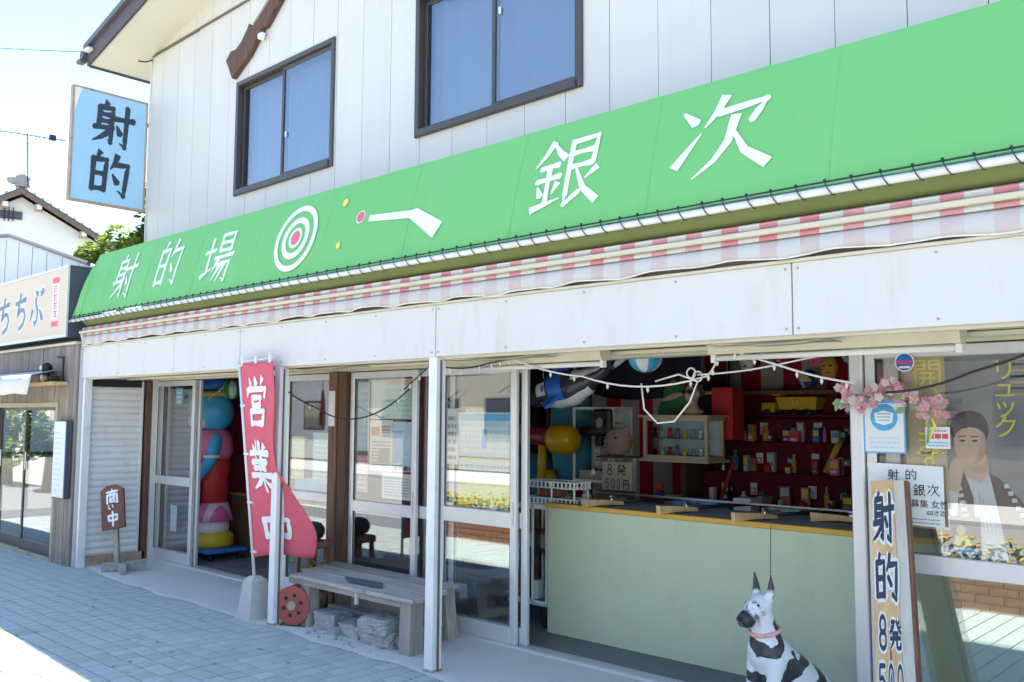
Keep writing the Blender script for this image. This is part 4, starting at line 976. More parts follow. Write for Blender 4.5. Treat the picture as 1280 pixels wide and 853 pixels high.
o = sheet('pink_flyer', -6.13, -5.99, .96, 1.26, YD+.025, 'print_pink', 'pink flyer low at the left edge of the second door', 'flyer'); rows(o, -6.11, -6.01, .99, 1.23, 6, YD+.025, 'paper', .5, 32)
o = sheet('scenery_poster', -4.90, -4.36, .955, 1.29, YD+.025, 'print_yellow', 'yellow field scenery poster below the pale blue poster on the third door'); blk(o, -4.89, -4.37, 1.12, 1.28, YD+.025, 'paper'); rows(o, -4.88, -4.38, 1.14, 1.26, 3, YD+.025, 'print_green', .5, 33)
# right door, outside face
o = sheet('mask_notice', -1.855, -1.648, 1.42, 1.702, YD-.012, 'print_blue', 'blue and white notice with a round face-mask symbol on the right door', 'notice')
blk(o, -1.848, -1.656, 1.428, 1.672, YD-.012, 'paper'); m_ = MB()
m_.disc((-1.752, YD-.0135, 1.60), UX, UZ, .068, 30); m_.build('symbol', 'cyan', o)
q = MB(); q.prism([(-1.80, YD-.0142, 1.62), (-1.752, YD-.0142, 1.635), (-1.704, YD-.0142, 1.62), (-1.71, YD-.0142, 1.575), (-1.752, YD-.0142, 1.56), (-1.794, YD-.0142, 1.575)][::-1], (0, -.0004, 0)); q.build('symbol', 'white_ink', o)
for k in range(3): blk(o, -1.785, -1.72, 1.583+.016*k, 1.588+.016*k, YD-.0147, 'cyan', .0002)
rows(o, -1.825, -1.68, 1.445, 1.515, 3, YD-.0125, 'print_pale', .4, 3)
o = sheet('handwritten_sheet', -1.838, -1.478, 1.075, 1.368, YD-.008, 'paper', 'white sheet with handwritten lettering taped behind the timber board', 'notice', .004)
for ch, x, z in (('射', -1.745, 1.285), ('的', -1.66, 1.288), ('銀', -1.622, 1.215), ('次', -1.555, 1.218)):
    glyph(MB(), ch, plane_fn((x, YD-.0095, z), (.058, 0, 0), (0, 0, .06), (0, -1, 0)), 8, even=True, step=.00004).build('letter', 'black_ink', o)
words(o, '募集 女性', -1.635, 1.165, YD-.0095, .042); words(o, '60才迄', -1.56, 1.128, YD-.0095, .03); rows(o, -1.63, -1.50, 1.085, 1.12, 2, YD-.009, 'print_grey', .35, 4)
sheet('tape', -1.845, -1.80, 1.355, 1.372, YD-.0105, 'whiteplastic', 'strip of tape on the corner of the handwritten sheet', 'tape')
o = sheet('small_notice', -1.556, -1.442, 1.45, 1.555, YD-.006, 'paper', 'small white notice with three red squares on the right door', 'notice')
for k in range(3): blk(o, -1.545+.033*k, -1.517+.033*k, 1.498, 1.522, YD-.006, 'red_ink')
rows(o, -1.545, -1.45, 1.462, 1.49, 2, YD-.0065, 'print_blue', .4, 5); rows(o, -1.54, -1.46, 1.532, 1.545, 1, YD-.0065, 'print_grey', .6, 6)
m_ = MB().prism([Vector((-1.645, YD-.006, 1.875))+Vector((math.cos(t*math.pi/16)*.048, 0, math.sin(t*math.pi/16)*.048)) for t in range(32)][::-1], (0, -.001, 0))
o = m_.build('round_sticker', 'white_ink'); tag(o, 'round blue sticker with a red band at the top of the right door', 'sticker')
MB().disc((-1.645, YD-.0078, 1.875), UX, UZ, .042, 30).build('print', 'blue', o); blk(o, -1.685, -1.605, 1.868, 1.882, YD-.0080, 'red_ink'); blk(o, -1.672, -1.618, 1.845, 1.855, YD-.0080, 'white_ink')
# posters hung inside the right door
yi = YD+.030
o = sheet('yellow_text_poster', -1.66, -1.465, 1.06, 1.899, yi-.010, 'tanprint', 'tall tan poster strip with big yellow lettering inside the right door')
for ch, z in (('開', 1.765), ('い', 1.645), ('て', 1.525), ('ま', 1.425), ('す', 1.335)): words(o, ch, -1.622, z, yi-.010, .15, 'yellow_ink')
mat('photo_grey', (.24, .235, .25), .5, .5, 4); mat('photo_dark', (.018, .018, .03), .5, .5, 14); mat('photo_skin', (.58, .38, .28), .5, .18, 13); mat('photo_white', (.56, .58, .62), .5, .22, 11); mat('photo_shade', (.47, .30, .22), .5, .25, 14); mat('photo_fold', (.40, .42, .47), .5, .2, 20)
o = sheet('portrait_poster', -1.52, -.975, .94, 1.90, yi+.002, 'photo_grey', 'large photo poster of a person in a dark vest resting the chin on one hand')
yq = yi+.002
TX = lambda x, z: (x, z)
def shape(pts, m, lift): MB().prism([(TX(x, z)[0], yq-lift, TX(x, z)[1]) for x, z in pts][::-1], (0, -.0003, 0)).build('print', m, o)
def oval(cx, cz, rx, rz, n=22): return [(cx+rx*math.cos(2*math.pi*k/n), cz+rz*math.sin(2*math.pi*k/n)) for k in range(n)]
TX = lambda x, z: (-1.365+(x+1.262)*.86, 1.475+(z-1.47)*.92 if z > .99 else .945)
shape([(-1.435, .975), (-1.435, 1.12), (-1.42, 1.22), (-1.35, 1.31), (-1.24, 1.355), (-1.13, 1.30), (-1.02, 1.20), (-.955, 1.05), (-.955, .975)], 'photo_white', .001)
shape([(-1.40, .975), (-1.41, 1.16), (-1.365, 1.29), (-1.30, 1.335), (-1.255, 1.20), (-1.24, .975)], 'photo_dark', .002)
shape([(-1.09, .975), (-1.14, 1.18), (-1.17, 1.325), (-1.12, 1.30), (-1.02, 1.20), (-.96, 1.08), (-.96, .975)], 'photo_dark', .0021)
shape([(-1.29, 1.30), (-1.21, 1.27), (-1.17, 1.33), (-1.18, 1.42), (-1.29, 1.41)], 'photo_skin', .003)
shape(oval(-1.262, 1.47, .083, .115), 'photo_skin', .004)
shape([(-1.346, 1.50), (-1.360, 1.53), (-1.360, 1.57), (-1.345, 1.605), (-1.315, 1.63), (-1.28, 1.642), (-1.24, 1.642), (-1.205, 1.63), (-1.18, 1.605), (-1.166, 1.57), (-1.165, 1.53), (-1.176, 1.49), (-1.182, 1.515), (-1.19, 1.53), (-1.22, 1.552), (-1.26, 1.557), (-1.30, 1.548), (-1.33, 1.528), (-1.342, 1.50)], 'photo_dark', .005)
for sx_ in (-1.30, -1.235): shape(oval(sx_, 1.487, .016, .006, 10), 'photo_dark', .0055); shape([(sx_-.02, 1.505), (sx_+.02, 1.508), (sx_+.02, 1.513), (sx_-.02, 1.511)], 'photo_dark', .0055)
shape([(-1.272, 1.45), (-1.262, 1.445), (-1.258, 1.475), (-1.264, 1.48)], 'tanprint', .0056); shape(oval(-1.272, 1.412, .026, .006, 10), 'print_pink', .0056)
shape([(-1.40, 1.20), (-1.37, 1.36), (-1.335, 1.40), (-1.29, 1.40), (-1.275, 1.37), (-1.30, 1.33), (-1.33, 1.20)], 'photo_skin', .0065)
for k in range(4): shape([(-1.335+.015*k, 1.375), (-1.325+.015*k, 1.375), (-1.30+.012*k, 1.345), (-1.31+.012*k, 1.343)], 'tanprint', .0072)
shape([(-1.195, 1.56), (-1.178, 1.47), (-1.195, 1.40), (-1.235, 1.36), (-1.25, 1.365), (-1.22, 1.41), (-1.21, 1.47)], 'photo_shade', .0045)
shape([(-1.29, 1.375), (-1.20, 1.36), (-1.175, 1.40), (-1.18, 1.33), (-1.25, 1.32)], 'photo_shade', .0035)
for k in range(6): shape([(-1.23+.018*k, 1.22-.03*k), (-1.222+.018*k, 1.225-.03*k), (-1.20+.02*k, 1.02), (-1.207+.02*k, 1.02)], 'photo_fold', .0015)
for k in range(6): shape([(-1.345+.008*k, 1.245-.035*k), (-1.315+.008*k, 1.25-.035*k), (-1.31+.008*k, 1.232-.035*k), (-1.34+.008*k, 1.225-.035*k)], 'photo_white', .0026); shape([(-1.10+.018*k, 1.27-.035*k), (-1.075+.018*k, 1.275-.035*k), (-1.07+.018*k, 1.255-.035*k), (-1.095+.018*k, 1.25-.035*k)], 'photo_white', .0027)
shape([(-1.43, .99), (-1.43, 1.16), (-1.40, 1.235), (-1.33, 1.215), (-1.345, 1.05), (-1.38, .99)], 'photo_white', .007)
for ch, z in (('リ', 1.785), ('ュ', 1.70), ('ッ', 1.61), ('ク', 1.515)): words(o, ch, -1.262, z, yq, .115, 'yellow_ink', .008)
for k in range(7): shape([(-1.05, 1.72+.03*k), (-.90-.02*(k % 3), 1.72+.03*k), (-.90-.02*(k % 3), 1.732+.03*k), (-1.05, 1.732+.03*k)], 'photo_dark' if k % 2 else 'tanprint', .0012)
o = sheet('small_photo', -1.50, -1.33, .955, 1.13, yi-.008, 'photo_dark', 'small dark photo of a seated child in yellow low inside the right door', 'photo'); yq = yi-.008; TX = lambda x, z: (x, z)
shape(oval(-1.415, 1.065, .02, .026), 'photo_skin', .001); shape([(-1.45, 1.0), (-1.44, 1.04), (-1.39, 1.042), (-1.37, 1.0), (-1.40, .985)], 'print_yellow', .0012); shape([(-1.49, .958), (-1.34, .958), (-1.34, .985), (-1.40, .99), (-1.49, .98)], 'print_blue', .0014)
# left window and doors, inside face of the glass
yl = YD+.041
o = sheet('yellow_flyer', -7.13, -6.93, 1.02, 1.40, yl, 'print_yellow', 'yellow flyer inside the left window', 'flyer'); rows(o, -7.11, -6.95, 1.05, 1.38, 7, yl, 'paper', .4, 8)
o = sheet('green_flyer', -6.80, -6.53, .99, 1.44, yl, 'print_green', 'pale green flyer inside the left window beside the brown column', 'flyer'); rows(o, -6.77, -6.56, 1.03, 1.40, 9, yl, 'paper', .45, 9)
sheet('blue_board', -7.12, -6.55, .925, 1.03, yl+.03, 'print_blue', 'low blue board standing behind the flyers in the left window', 'board')
yl = YD+.025
o = sheet('red_grey_notice', -5.965, -5.675, 1.145, 1.555, yl, 'paper', 'white notice printed with dark red blocks on the glass of the second door', 'notice'); rows(o, -5.94, -5.70, 1.18, 1.40, 8, yl, 'print_grey', .5, 10); blk(o, -5.95, -5.84, 1.43, 1.50, yl, 'red_ink'); rows(o, -5.83, -5.70, 1.42, 1.52, 4, yl, 'print_grey', .6, 2); blk(o, -5.85, -5.71, 1.22, 1.33, yl, 'print_grey', .0011)
o = sheet('blue_notice', -5.67, -5.425, 1.15, 1.545, yl, 'print_pale', 'pale blue illustrated notice on the second door', 'notice'); blk(o, -5.66, -5.55, 1.22, 1.47, yl, 'print_blue'); rows(o, -5.65, -5.45, 1.16, 1.21, 1, yl, 'navy_ink', .7, 12); rows(o, -5.54, -5.44, 1.26, 1.46, 7, yl, 'paper', .5, 13)
o = sheet('white_notice', -5.80, -5.42, .93, 1.135, yl, 'paper', 'wide white text notice low on the second door', 'notice'); rows(o, -5.77, -5.45, .955, 1.11, 7, yl, 'print_grey', .4, 14)
o = sheet('picture_poster', -5.96, -5.44, 1.565, 1.885, yl, 'print_pale', 'faded landscape poster with a pink heading at the top of the second door'); blk(o, -5.75, -5.45, 1.84, 1.88, yl, 'print_pink'); rows(o, -5.75, -5.45, 1.58, 1.82, 6, yl, 'print_green', .7, 15); blk(o, -5.94, -5.78, 1.60, 1.86, yl, 'paper')
o = sheet('blue_poster', -4.90, -4.36, 1.30, 1.62, yl, 'print_pale', 'pale blue poster with sketchy figures on the third door'); blk(o, -4.89, -4.37, 1.56, 1.61, yl, 'print_blue'); rows(o, -4.88, -4.40, 1.33, 1.53, 5, yl, 'paper', .7, 16); blk(o, -4.66, -4.61, 1.36, 1.50, yl, 'print_blue', .0011)
o = sheet('narrow_poster', -5.035, -4.905, 1.235, 1.65, yl, 'paper', 'narrow white poster strip at the left of the third door'); rows(o, -5.02, -4.93, 1.27, 1.62, 6, yl, 'print_grey', .5, 17)
o = sheet('door_leaflet', -9.40, -9.26, .35, .62, YD+.025, 'print_pale', 'pale leaflet low on the leftmost glass door', 'leaflet')
o = sheet('teal_sticker', -9.36, -9.22, 1.70, 1.88, YD+.025, 'cyan', 'teal sticker with white marks high on the leftmost glass door', 'sticker'); rows(o, -9.34, -9.24, 1.72, 1.86, 3, YD+.025, 'paper', .5, 18)

# ------------------------------------------------------------------ counter and cork rifles
CT = empty('shooting_counter', (-3, 5.4, .02), 'long pale green shooting counter with a grey top and ochre edge', 'counter')
MB().box(-4.42, -.9, 5.10, 5.13, .022, .93).build('front_panel', 'counter_green', CT)
MB().box(-4.42, -4.39, 5.131, 5.62, .022, .93).build('side_panel', 'counter_green', CT)
MB().box(-4.43, -.9, 5.12, 5.66, .931, .955).build('counter_top', 'felt_grey', CT)
MB().box(-4.435, -.9, 5.085, 5.119, .925, .958, .004).build('edge_strip', 'ochre', CT)
MB().box(-4.43, -.9, 5.661, 5.667, .955, 1.0).build('glass_strip', 'pane_case', CT)
MB().box(-4.43, -.9, 5.655, 5.673, 1.0005, 1.012).build('glass_rail', 'steel', CT)
def corkgun(x, y, rz, label):
    E_ = empty('cork_rifle', (0, 0, 0), label, 'toy rifle', 'cork rifles on the counter')
    m_ = MB(); m_.prism([(-.02, -.22, .0), (-.02, -.225, .055), (-.02, -.05, .045), (-.02, .10, .03), (-.02, .10, .005), (-.02, -.06, .012)], (.04, 0, 0)); m_.build('stock', 'wood_tan', E_)
    MB().tube([(0, .08, .03), (0, .62, .03)], .012, 8).build('barrel', 'iron', E_, True)
    m_ = MB(); m_.box(-.018, .018, .0, .13, .03, .058, .006); m_.ell((.0, .02, .066), (.012, .03, .012)); m_.build('action', 'steel', E_)
    m_ = MB(); m_.tube([(0, .06, .01), (0, .04, -.0), (0, .0, .004), (0, -.02, .02)], .004, 5); m_.build('trigger_guard', 'iron', E_)
    E_.location = (x, y, .958); E_.rotation_euler = (0, 0, R(rz))
corkgun(-3.95, 5.24, -22, 'cork toy rifle at the left of the counter by the white rack'); corkgun(-3.33, 5.24, -18, 'cork toy rifle at the middle of the counter'); corkgun(-2.75, 5.22, -24, 'cork toy rifle at the right of the counter above the dog figure')
corkgun(-2.30, 5.45, -75, 'cork toy rifle lying flat near the door jamb at the right counter end')
bm = MB().box(-3.62, -3.32, 5.74, 5.86, .90, .985, .004); 
BX = empty('back_table', (-3.6, 6.2, .02), 'low dark table carrying prizes directly behind the counter glass', 'table')
MB().box(-5.5, -.95, 6.0, 6.9, .80, .84, .005).build('table_top', 'wood_dark', BX)
for (a, b) in ((-5.4, 6.05), (-1.1, 6.05), (-5.4, 6.8), (-1.1, 6.8)): MB().box(a, a+.05, b, b+.05, .022, .80).build('leg', 'wood_dark', BX)
def pbox(x0, x1, y0, y1, z0, z1, m, label, cat='box', name='prize_box'):
    o = MB().box(x0, x1, y0, y1, z0, z1, .004).build(name, m); tag(o, label, cat); return o
pbox(-3.95, -3.55, 6.04, 6.22, .8401, .96, 'print_blue', 'blue prize box behind the counter glass')
pbox(-3.42, -3.28, 6.04, 6.18, .8401, 1.00, 'whiteplastic', 'white square prize box behind the counter glass')
pbox(-3.15, -2.90, 6.04, 6.2, .8401, .95, 'print_green', 'pale green prize box behind the counter glass')
pbox(-4.75, -4.45, 6.06, 6.26, .8401, .97, 'wood_brown', 'brown wooden box behind the left cork rifle')
# glass showcase left of the counter, with a white wire rack on it
SC = empty('glass_showcase', (-4.62, 5.35, .02), 'white framed glass showcase on short legs to the left of the counter', 'showcase')
x0, x1, y0, y1, z0, z1 = -4.86, -4.47, 5.15, 5.55, .20, .915
f = MB(); u = .018
for (a, b) in ((x0, y0), (x1-u, y0), (x0, y1-u), (x1-u, y1-u)): f.box(a, a+u, b, b+u, z0, z1, .002)
f.box((x0+x1)/2+.04, (x0+x1)/2+.055, y0+.001, y0+.012, z0, z1)
for z in (z0, z1-u): f.box(x0+u, x1-u, y0+.001, y0+u, z, z+u); f.box(x0+u, x1-u, y1-u, y1-.001, z, z+u); f.box(x0+.001, x0+u, y0+u, y1-u, z, z+u); f.box(x1-u, x1-.001, y0+u, y1-u, z, z+u)
f.build('case_frame', 'whiteplastic', SC)
MB().box(x0+u, x1-u, y0+.006, y0+.010, z0+u, z1-u).build('case_glass', 'pane_case', SC)
sh3 = MB().box(x0+u, x1-u, y0+u, y1-u, .55, .556); sh3.build('shelf', 'pane_case', SC)
MB().box(x0-.01, x1+.005, y0-.01, y1, z1+.001, z1+.016).build('top_plate', 'whiteplastic', SC); MB().box(x0-.01, x1+.005, y0-.008, y1, .185, .1995).build('base_plate', 'alu', SC)
for (a, b) in ((x0+.03, y0+.02), (x1-.06, y0+.02), (x0+.03, y1-.06), (x1-.06, y1-.06)): MB().box(a, a+.035, b, b+.035, .022, .185).build('leg', 'dark', SC)
pbox(-4.83, -4.70, 5.18, 5.25, .222, .33, 'wood_brown', 'brown figurine box on the floor of the glass showcase'); pbox(-4.63, -4.59, 5.18, 5.25, .222, .36, 'whiteplastic', 'white bottle-shaped prize in the glass showcase', 'prize', 'white_prize'); pbox(-4.80, -4.66, 5.3, 5.4, .557, .72, 'dark', 'dark prize box on the glass shelf of the showcase'); pbox(-4.62, -4.52, 5.3, 5.4, .557, .78, 'iron', 'tall dark figure box on the glass shelf of the showcase')
WR = empty('wire_rack', (-4.5, 5.3, .93), 'two-tier white wire rack holding blue packets on the showcase', 'rack')
for z in (.935, 1.06):
    m_ = MB()
    for zz in (z, z+.045): m_.tube([(-4.72, 5.18, zz), (-4.22, 5.18, zz), (-4.22, 5.36, zz), (-4.72, 5.36, zz), (-4.72, 5.18, zz)], .006, 6)
    for k in range(13): x = -4.71+.04*k; m_.tube([(x, 5.18, z), (x, 5.18, z+.045)], .007, 5)
    for k in range(4): y = 5.2+.05*k; m_.tube([(-4.72, y, z), (-4.72, y, z+.045)], .006, 5); m_.tube([(-4.22, y, z), (-4.22, y, z+.045)], .006, 5)
    m_.box(-4.72, -4.22, 5.18, 5.36, z-.005, z+.001); m_.build('tier', 'whiteplastic', WR)
for (a, b) in ((-4.70, 5.19), (-4.24, 5.19), (-4.24, 5.35), (-4.70, 5.35), (-4.46, 5.19)): MB().tube([(a, b, .935), (a, b, 1.10)], .007, 6).build('upright', 'whiteplastic', WR)
pbox(-4.62, -4.46, 5.2, 5.30, 1.062, 1.092, 'blue', 'blue packet on the upper tier of the white rack', 'packet', 'packet'); pbox(-4.66, -4.44, 5.2, 5.30, .937, .985, 'print_blue', 'pale blue packet on the lower tier of the white rack', 'packet', 'packet'); pbox(-4.6, -4.42, 5.22, 5.32, .99, 1.05, 'wood_brown', 'brown tin between the tiers of the white rack', 'tin', 'tin')

# ------------------------------------------------------------------ back of the range
BK = empty('striped_curtain', (-3, 7.9, .1), 'red and white striped curtain across the back of the shooting range', 'curtain')
stripes('redwhite', (.42, .012, .03), (.50, .47, .45), .42, .5, rough=.85, off=.10)
def wav(x0, x1, z0, z1, y, nm):
    MB().grid(lambda u, v: (x0+(x1-x0)*u, y+.03*math.sin(x0+(x1-x0)*u*9.0*1.3), z0+(z1-z0)*v), int((x1-x0)*14), 2).build(nm, 'redwhite', BK, True, thick=.003)
wav(-6.9, -4.55, .1, 2.45, 7.95, 'drape'); wav(-4.5, -.9, 1.0, 2.45, 7.9, 'drape')
nv = MB().grid(lambda u, v: (-5.6+1.35*u, 6.95+.03*math.sin(20*u), 1.85+.62*v-.10*math.sin(math.pi*u)*(1-v)), 20, 3).build('navy_cloth', 'navy', None, True, thick=.004) if MATS.setdefault('navy', mat('navy', (.012, .012, .03), .85)) else None
tag(nv, 'dark navy cloth hung from the ceiling above the display cases', 'cloth')
SHV = empty('prize_shelf', (-3.0, 7.5, .02), 'dark red felt covered stepped prize shelves at the back of the range', 'shelf')
shl = [(.86, 7.00), (1.12, 7.18), (1.38, 7.36), (1.60, 7.54)]
for k, (z, y) in enumerate(shl):
    MB().box(-4.35, -.9, y, y+.36, z-.02, z, .003).build('shelf_board', 'red_felt', SHV); MB().box(-4.35, -.9, y+.18, y+.19, z+.001, z+.24).build('shelf_back', 'red_felt', SHV)
MB().box(-4.36, -.9, 6.99, 7.0, .05, .85).build('front_cloth', 'red_felt', SHV)
MB().box(-4.4, -.9, 7.52, 7.58, 1.80, 1.835, .004).build('top_beam', 'wood_brown', SHV)
MB().box(-4.42, -4.37, 6.9, 7.6, .03, 2.0).build('side_board', 'wood_dark', SHV)
# prizes, each its own thing
pz = [('white and red carton', 'whiteplastic'), ('yellow box', 'yellow'), ('black figure', 'dark'), ('brown caramel box', 'wood_brown'), ('silver tin', 'steel'), ('pink packet', 'pinkplastic'), ('pale green box', 'print_green'), ('blue box', 'blue'), ('red can', 'red')]
names = ['lowest', 'second lowest', 'third lowest']
random.seed(21)
for k in range(3):
    z, y = shl[k]
    x = -4.2
    for i in range(9):
        d, m = pz[(k*4+i*2) % 9]; w_ = random.uniform(.035, .085); h = random.uniform(.05, .15)
        m_ = MB()
        if (k*4+i*2) % 9 in (2, 4, 8): m_.lathe([(w_*.5, 0), (w_*.5, h*.7), (w_*.2, h*.85), (w_*.22, h)], (x, y+.07, z+.001), 10)
        else: m_.box(x-w_/2, x+w_/2, y+.04, y+.10, z+.001, z+h, .003)
        o = m_.build('prize', m, None)
        if (k*4+i*2) % 9 not in (2, 4, 8): blk(o, x-w_*.38, x+w_*.38, z+h*.45, z+h*.85, y+.04, ('paper', 'red_ink', 'yellow_ink', 'print_blue')[(i+k) % 4]); blk(o, x-w_*.38, x+w_*.2, z+h*.15, z+h*.32, y+.04, ('print_grey', 'paper')[i % 2])
        tag(o, f'small {d} standing on the {names[k]} red prize shelf', 'prize', 'prizes on the red shelves')
        x += random.uniform(.14, .26)
pz2 = [('tall navy box', 'navy_box', 0), ('orange bottle', 'ochre', 1), ('white cup', 'whiteplastic', 1), ('purple box', 'purple_box', 0), ('teal can', 'cloth_teal2', 1), ('cream bag', 'case_cream2', 0), ('tall orange box', 'orange_box', 0), ('slim pink tube', 'pinkplastic', 1), ('flat beige box', 'tanprint', 0)]
mat('navy_box', (.02, .03, .12), .5); mat('purple_box', (.16, .05, .24), .5); mat('cloth_teal2', (.05, .26, .30), .5); mat('case_cream2', (.5, .44, .33), .6); mat('orange_box', (.55, .18, .03), .5)
random.seed(44)
for k in range(3):
    z, y = shl[k]
    for i in range(9):
        d, m, rnd_ = pz2[(i*2+k*4) % 9]; x = -4.10+.185*i+random.uniform(-.03, .03); w_ = random.uniform(.05, .09); h = random.uniform(.09, .19)
        m_ = MB()
        if rnd_: m_.lathe([(w_*.42, 0), (w_*.45, h*.6), (w_*.25, h*.75), (w_*.22, h*.9), (w_*.26, h)], (x, y+.13, z+.001), 12)
        else: m_.box(x-w_/2, x+w_/2, y+.11, y+.155, z+.001, z+h, .003)
        o = m_.build('prize', m, None)
        if not rnd_: blk(o, x-w_*.4, x+w_*.4, z+h*.5, z+h*.9, y+.11, ('yellow_ink', 'paper', 'red_ink', 'print_pale')[(i+k) % 4]); blk(o, x-w_*.3, x+w_*.3, z+h*.12, z+h*.3, y+.11, ('paper', 'print_grey')[i % 2])
        tag(o, f'{d} in the rear row of the {names[k]} red prize shelf', 'prize', 'prizes on the red shelves')
cards = [('orange', 'ochre'), ('pink', 'pinkplastic'), ('sky blue', 'cyan'), ('pale green', 'print_green'), ('grey', 'photo_grey'), ('white', 'paper'), ('yellow', 'yellow')]
for k, (cn_, cm_) in enumerate(cards):
    for lv, (z, y, nm) in enumerate(((1.50, 7.535, 'upper'), (1.24, 7.355, 'middle'), (.985, 7.175, 'lower'))):
        x = -4.24+.265*k+.05*lv+random.uniform(-.03, .03); w_ = random.uniform(.05, .08); h = random.uniform(.08, .12)
        o = MB().box(x, x+w_, y-.012, y-.002, z-h*.55, z+h*.45, .002).build('toy_card', 'paper' if k % 2 else 'photo_dark'); blk(o, x+.006, x+w_-.006, z-h*.48, z+h*.05, y-.012, cm_); m_ = MB().ell((x+w_/2, y-.02, z-h*.2), (w_*.28, .014, h*.16), 10, 6); m_.build('bubble', 'whiteplastic' if cm_ != 'paper' else 'red', o, True)
        tag(o, f'carded toy with {cn_} panel pinned on the {nm} red shelf back', 'toy', 'carded toys on the shelf backs')
mk_ = [('fox', 'whiteplastic', -4.05, 2.10), ('round red', 'red', -3.72, 2.14), ('pink', 'pinkplastic', -3.40, 2.12), ('pale green', 'print_green', -3.10, 2.15), ('golden', 'ochre', -3.28, 2.02)]
for nm, mm, x, z in mk_:
    o = MB().grid(lambda u, v: (x+.075*math.cos(math.pi*(1-u))*math.sin(math.pi*(.1+.8*v))**.5, 7.45-.05*math.sin(math.pi*u)*math.sin(math.pi*(.1+.8*v)), z-.09+.18*v), 10, 10).build('toy_mask', mm, None, True, thick=.004)
    for sx_ in (-.028, .028): MB().ell((x+sx_, 7.405, z+.015), (.016, .006, .009), 8, 6).build('eye_hole', 'dark', o)
    MB().ell((x, 7.401, z-.045), (.022, .006, .008), 8, 6).build('mouth', 'red_ink' if mm != 'red' else 'whiteplastic', o); MB().tube([(x, 7.44, z+.08), (x, 7.46, 2.49)], .003, 5).build('string', 'rubber', o)
    tag(o, f'{nm} toy mask hanging from the ceiling before the striped curtain', 'mask', 'toy masks hung at the back')
for k, (cn_, cm_) in enumerate((('red', 'red'), ('yellow', 'yellow'), ('white', 'whiteplastic'), ('green', 'plush_green2'), ('blue', 'blue'), ('brown', 'bark'), ('pink', 'pinkplastic'), ('black', 'dark'))):
    if cm_ == 'plush_green2': mat(cm_, (.05, .22, .08), .8)
    x = -5.35+.245*k+(.95 if k > 3 else 0); m_ = MB(); h = .12+.03*(k % 3); m_.ell((x, 6.12, .8401+h*.32), (.05, .045, h*.33), 12, 8); m_.ell((x, 6.11, .8401+h*.78), (.036, .034, h*.26), 12, 8); m_.ell((x-.028, 6.11, .8401+h*.98), .013, 8, 6); m_.ell((x+.028, 6.11, .8401+h*.98), .013, 8, 6)
    o = m_.build('soft_toy', cm_, None, True); tag(o, f'little {cn_} soft toy on the low table behind the counter', 'plush toy', 'soft toys on the low table')
TK = empty('toy_truck', (-3.64, 7.62, 1.6), 'yellow toy dump truck on the top prize shelf', 'toy truck')
MB().hexa([(-3.80, 7.56, 1.665), (-3.46, 7.56, 1.665), (-3.46, 7.70, 1.665), (-3.80, 7.70, 1.665)], [(-3.83, 7.54, 1.775), (-3.44, 7.54, 1.775), (-3.44, 7.72, 1.775), (-3.83, 7.72, 1.775)]).build('tipper', 'yellow', TK)
MB().box(-3.87, -3.79, 7.56, 7.70, 1.79, 1.81).build('canopy_plate', 'yellow', TK); MB().box(-3.98, -3.85, 7.56, 7.70, 1.64, 1.73, .01).build('cab', 'yellow', TK); MB().box(-3.98, -3.46, 7.575, 7.685, 1.635, 1.66).build('chassis', 'dark', TK)
for x in (-3.92, -3.66, -3.54): MB().tube([(x, 7.545, 1.635), (x, 7.715, 1.635)], .036, 14).build('wheel', 'rubber', TK, True)
qm = MB(); font_mb(qm, 'U', (-3.67, 7.545, 1.70), UX, UZ, NY, .07, .002); qm.build('lettering', 'white_ink', TK)
bl = MB().ell((-3.52, 7.55, 1.935), .085, 20, 14)
def patch():
    m = bpy.data.materials.new('patch_ball'); m.use_nodes = True; MATS['patch_ball'] = m; n = m.node_tree.nodes; l = m.node_tree.links
    v = n.new('ShaderNodeTexVoronoi'); v.inputs['Scale'].default_value = 16; tc = n.new('ShaderNodeTexCoord'); l.new(tc.outputs['Object'], v.inputs['Vector'])
    sp = n.new('ShaderNodeSeparateColor'); l.new(v.outputs['Color'], sp.inputs[0])
    cr = n.new('ShaderNodeValToRGB'); cr.color_ramp.interpolation = 'CONSTANT'; e = cr.color_ramp.elements; e[0].color = (.02, .07, .42, 1); e[1].position = .33; e[1].color = (.6, .6, .58, 1); e2 = e.new(.66); e2.color = (.6, .42, .03, 1)
    l.new(sp.outputs[0], cr.inputs[0]); l.new(cr.outputs[0], n['Principled BSDF'].inputs['Base Color'])
patch()
tag(bl.build('patchwork_ball', 'patch_ball', None, True), 'blue, white and yellow patchwork ball resting on the brown beam', 'ball')
pbox(-3.20, -3.02, 7.56, 7.60, 1.6005, 1.79, 'photo_grey', 'grey flat box on the top prize shelf beside the yellow truck')
tag(MB().tube([(-3.24, 7.24, 1.14), (-3.16, 7.28, 1.34), (-3.13, 7.3, 1.40)], [.03, .028, .024], 10).build('colourful_stick', 'ochre', None, True), 'orange patterned toy stick leaning on the third prize shelf', 'toy')
tag(MB().tube([(-4.05, 6.93, .87), (-3.92, 6.95, 1.22)], .018, 8).build('red_stick', 'red', None, True), 'red toy bat leaning against the prize shelves', 'toy')
PF = empty('leaning_picture', (-4.0, 6.95, 1.2), 'slanted gold picture frame leaning beside the mannequin head', 'picture frame')
A = Vector((-4.42, 6.85, 1.22)); U = Vector((.30, .0, .02)); V = Vector((.14, .12, .58)); N = Vector((.1, -1, .1)).normalized()
MB().prism([A, A+U, A+U+V, A+V], -N*.01).build('picture', 'photo_dark', PF)
for (a, b) in ((A, A+U), (A+U, A+U+V), (A+U+V, A+V), (A+V, A)): MB().tube([a+N*.01, b+N*.01], .016, 6).build('moulding', 'ochre', PF)
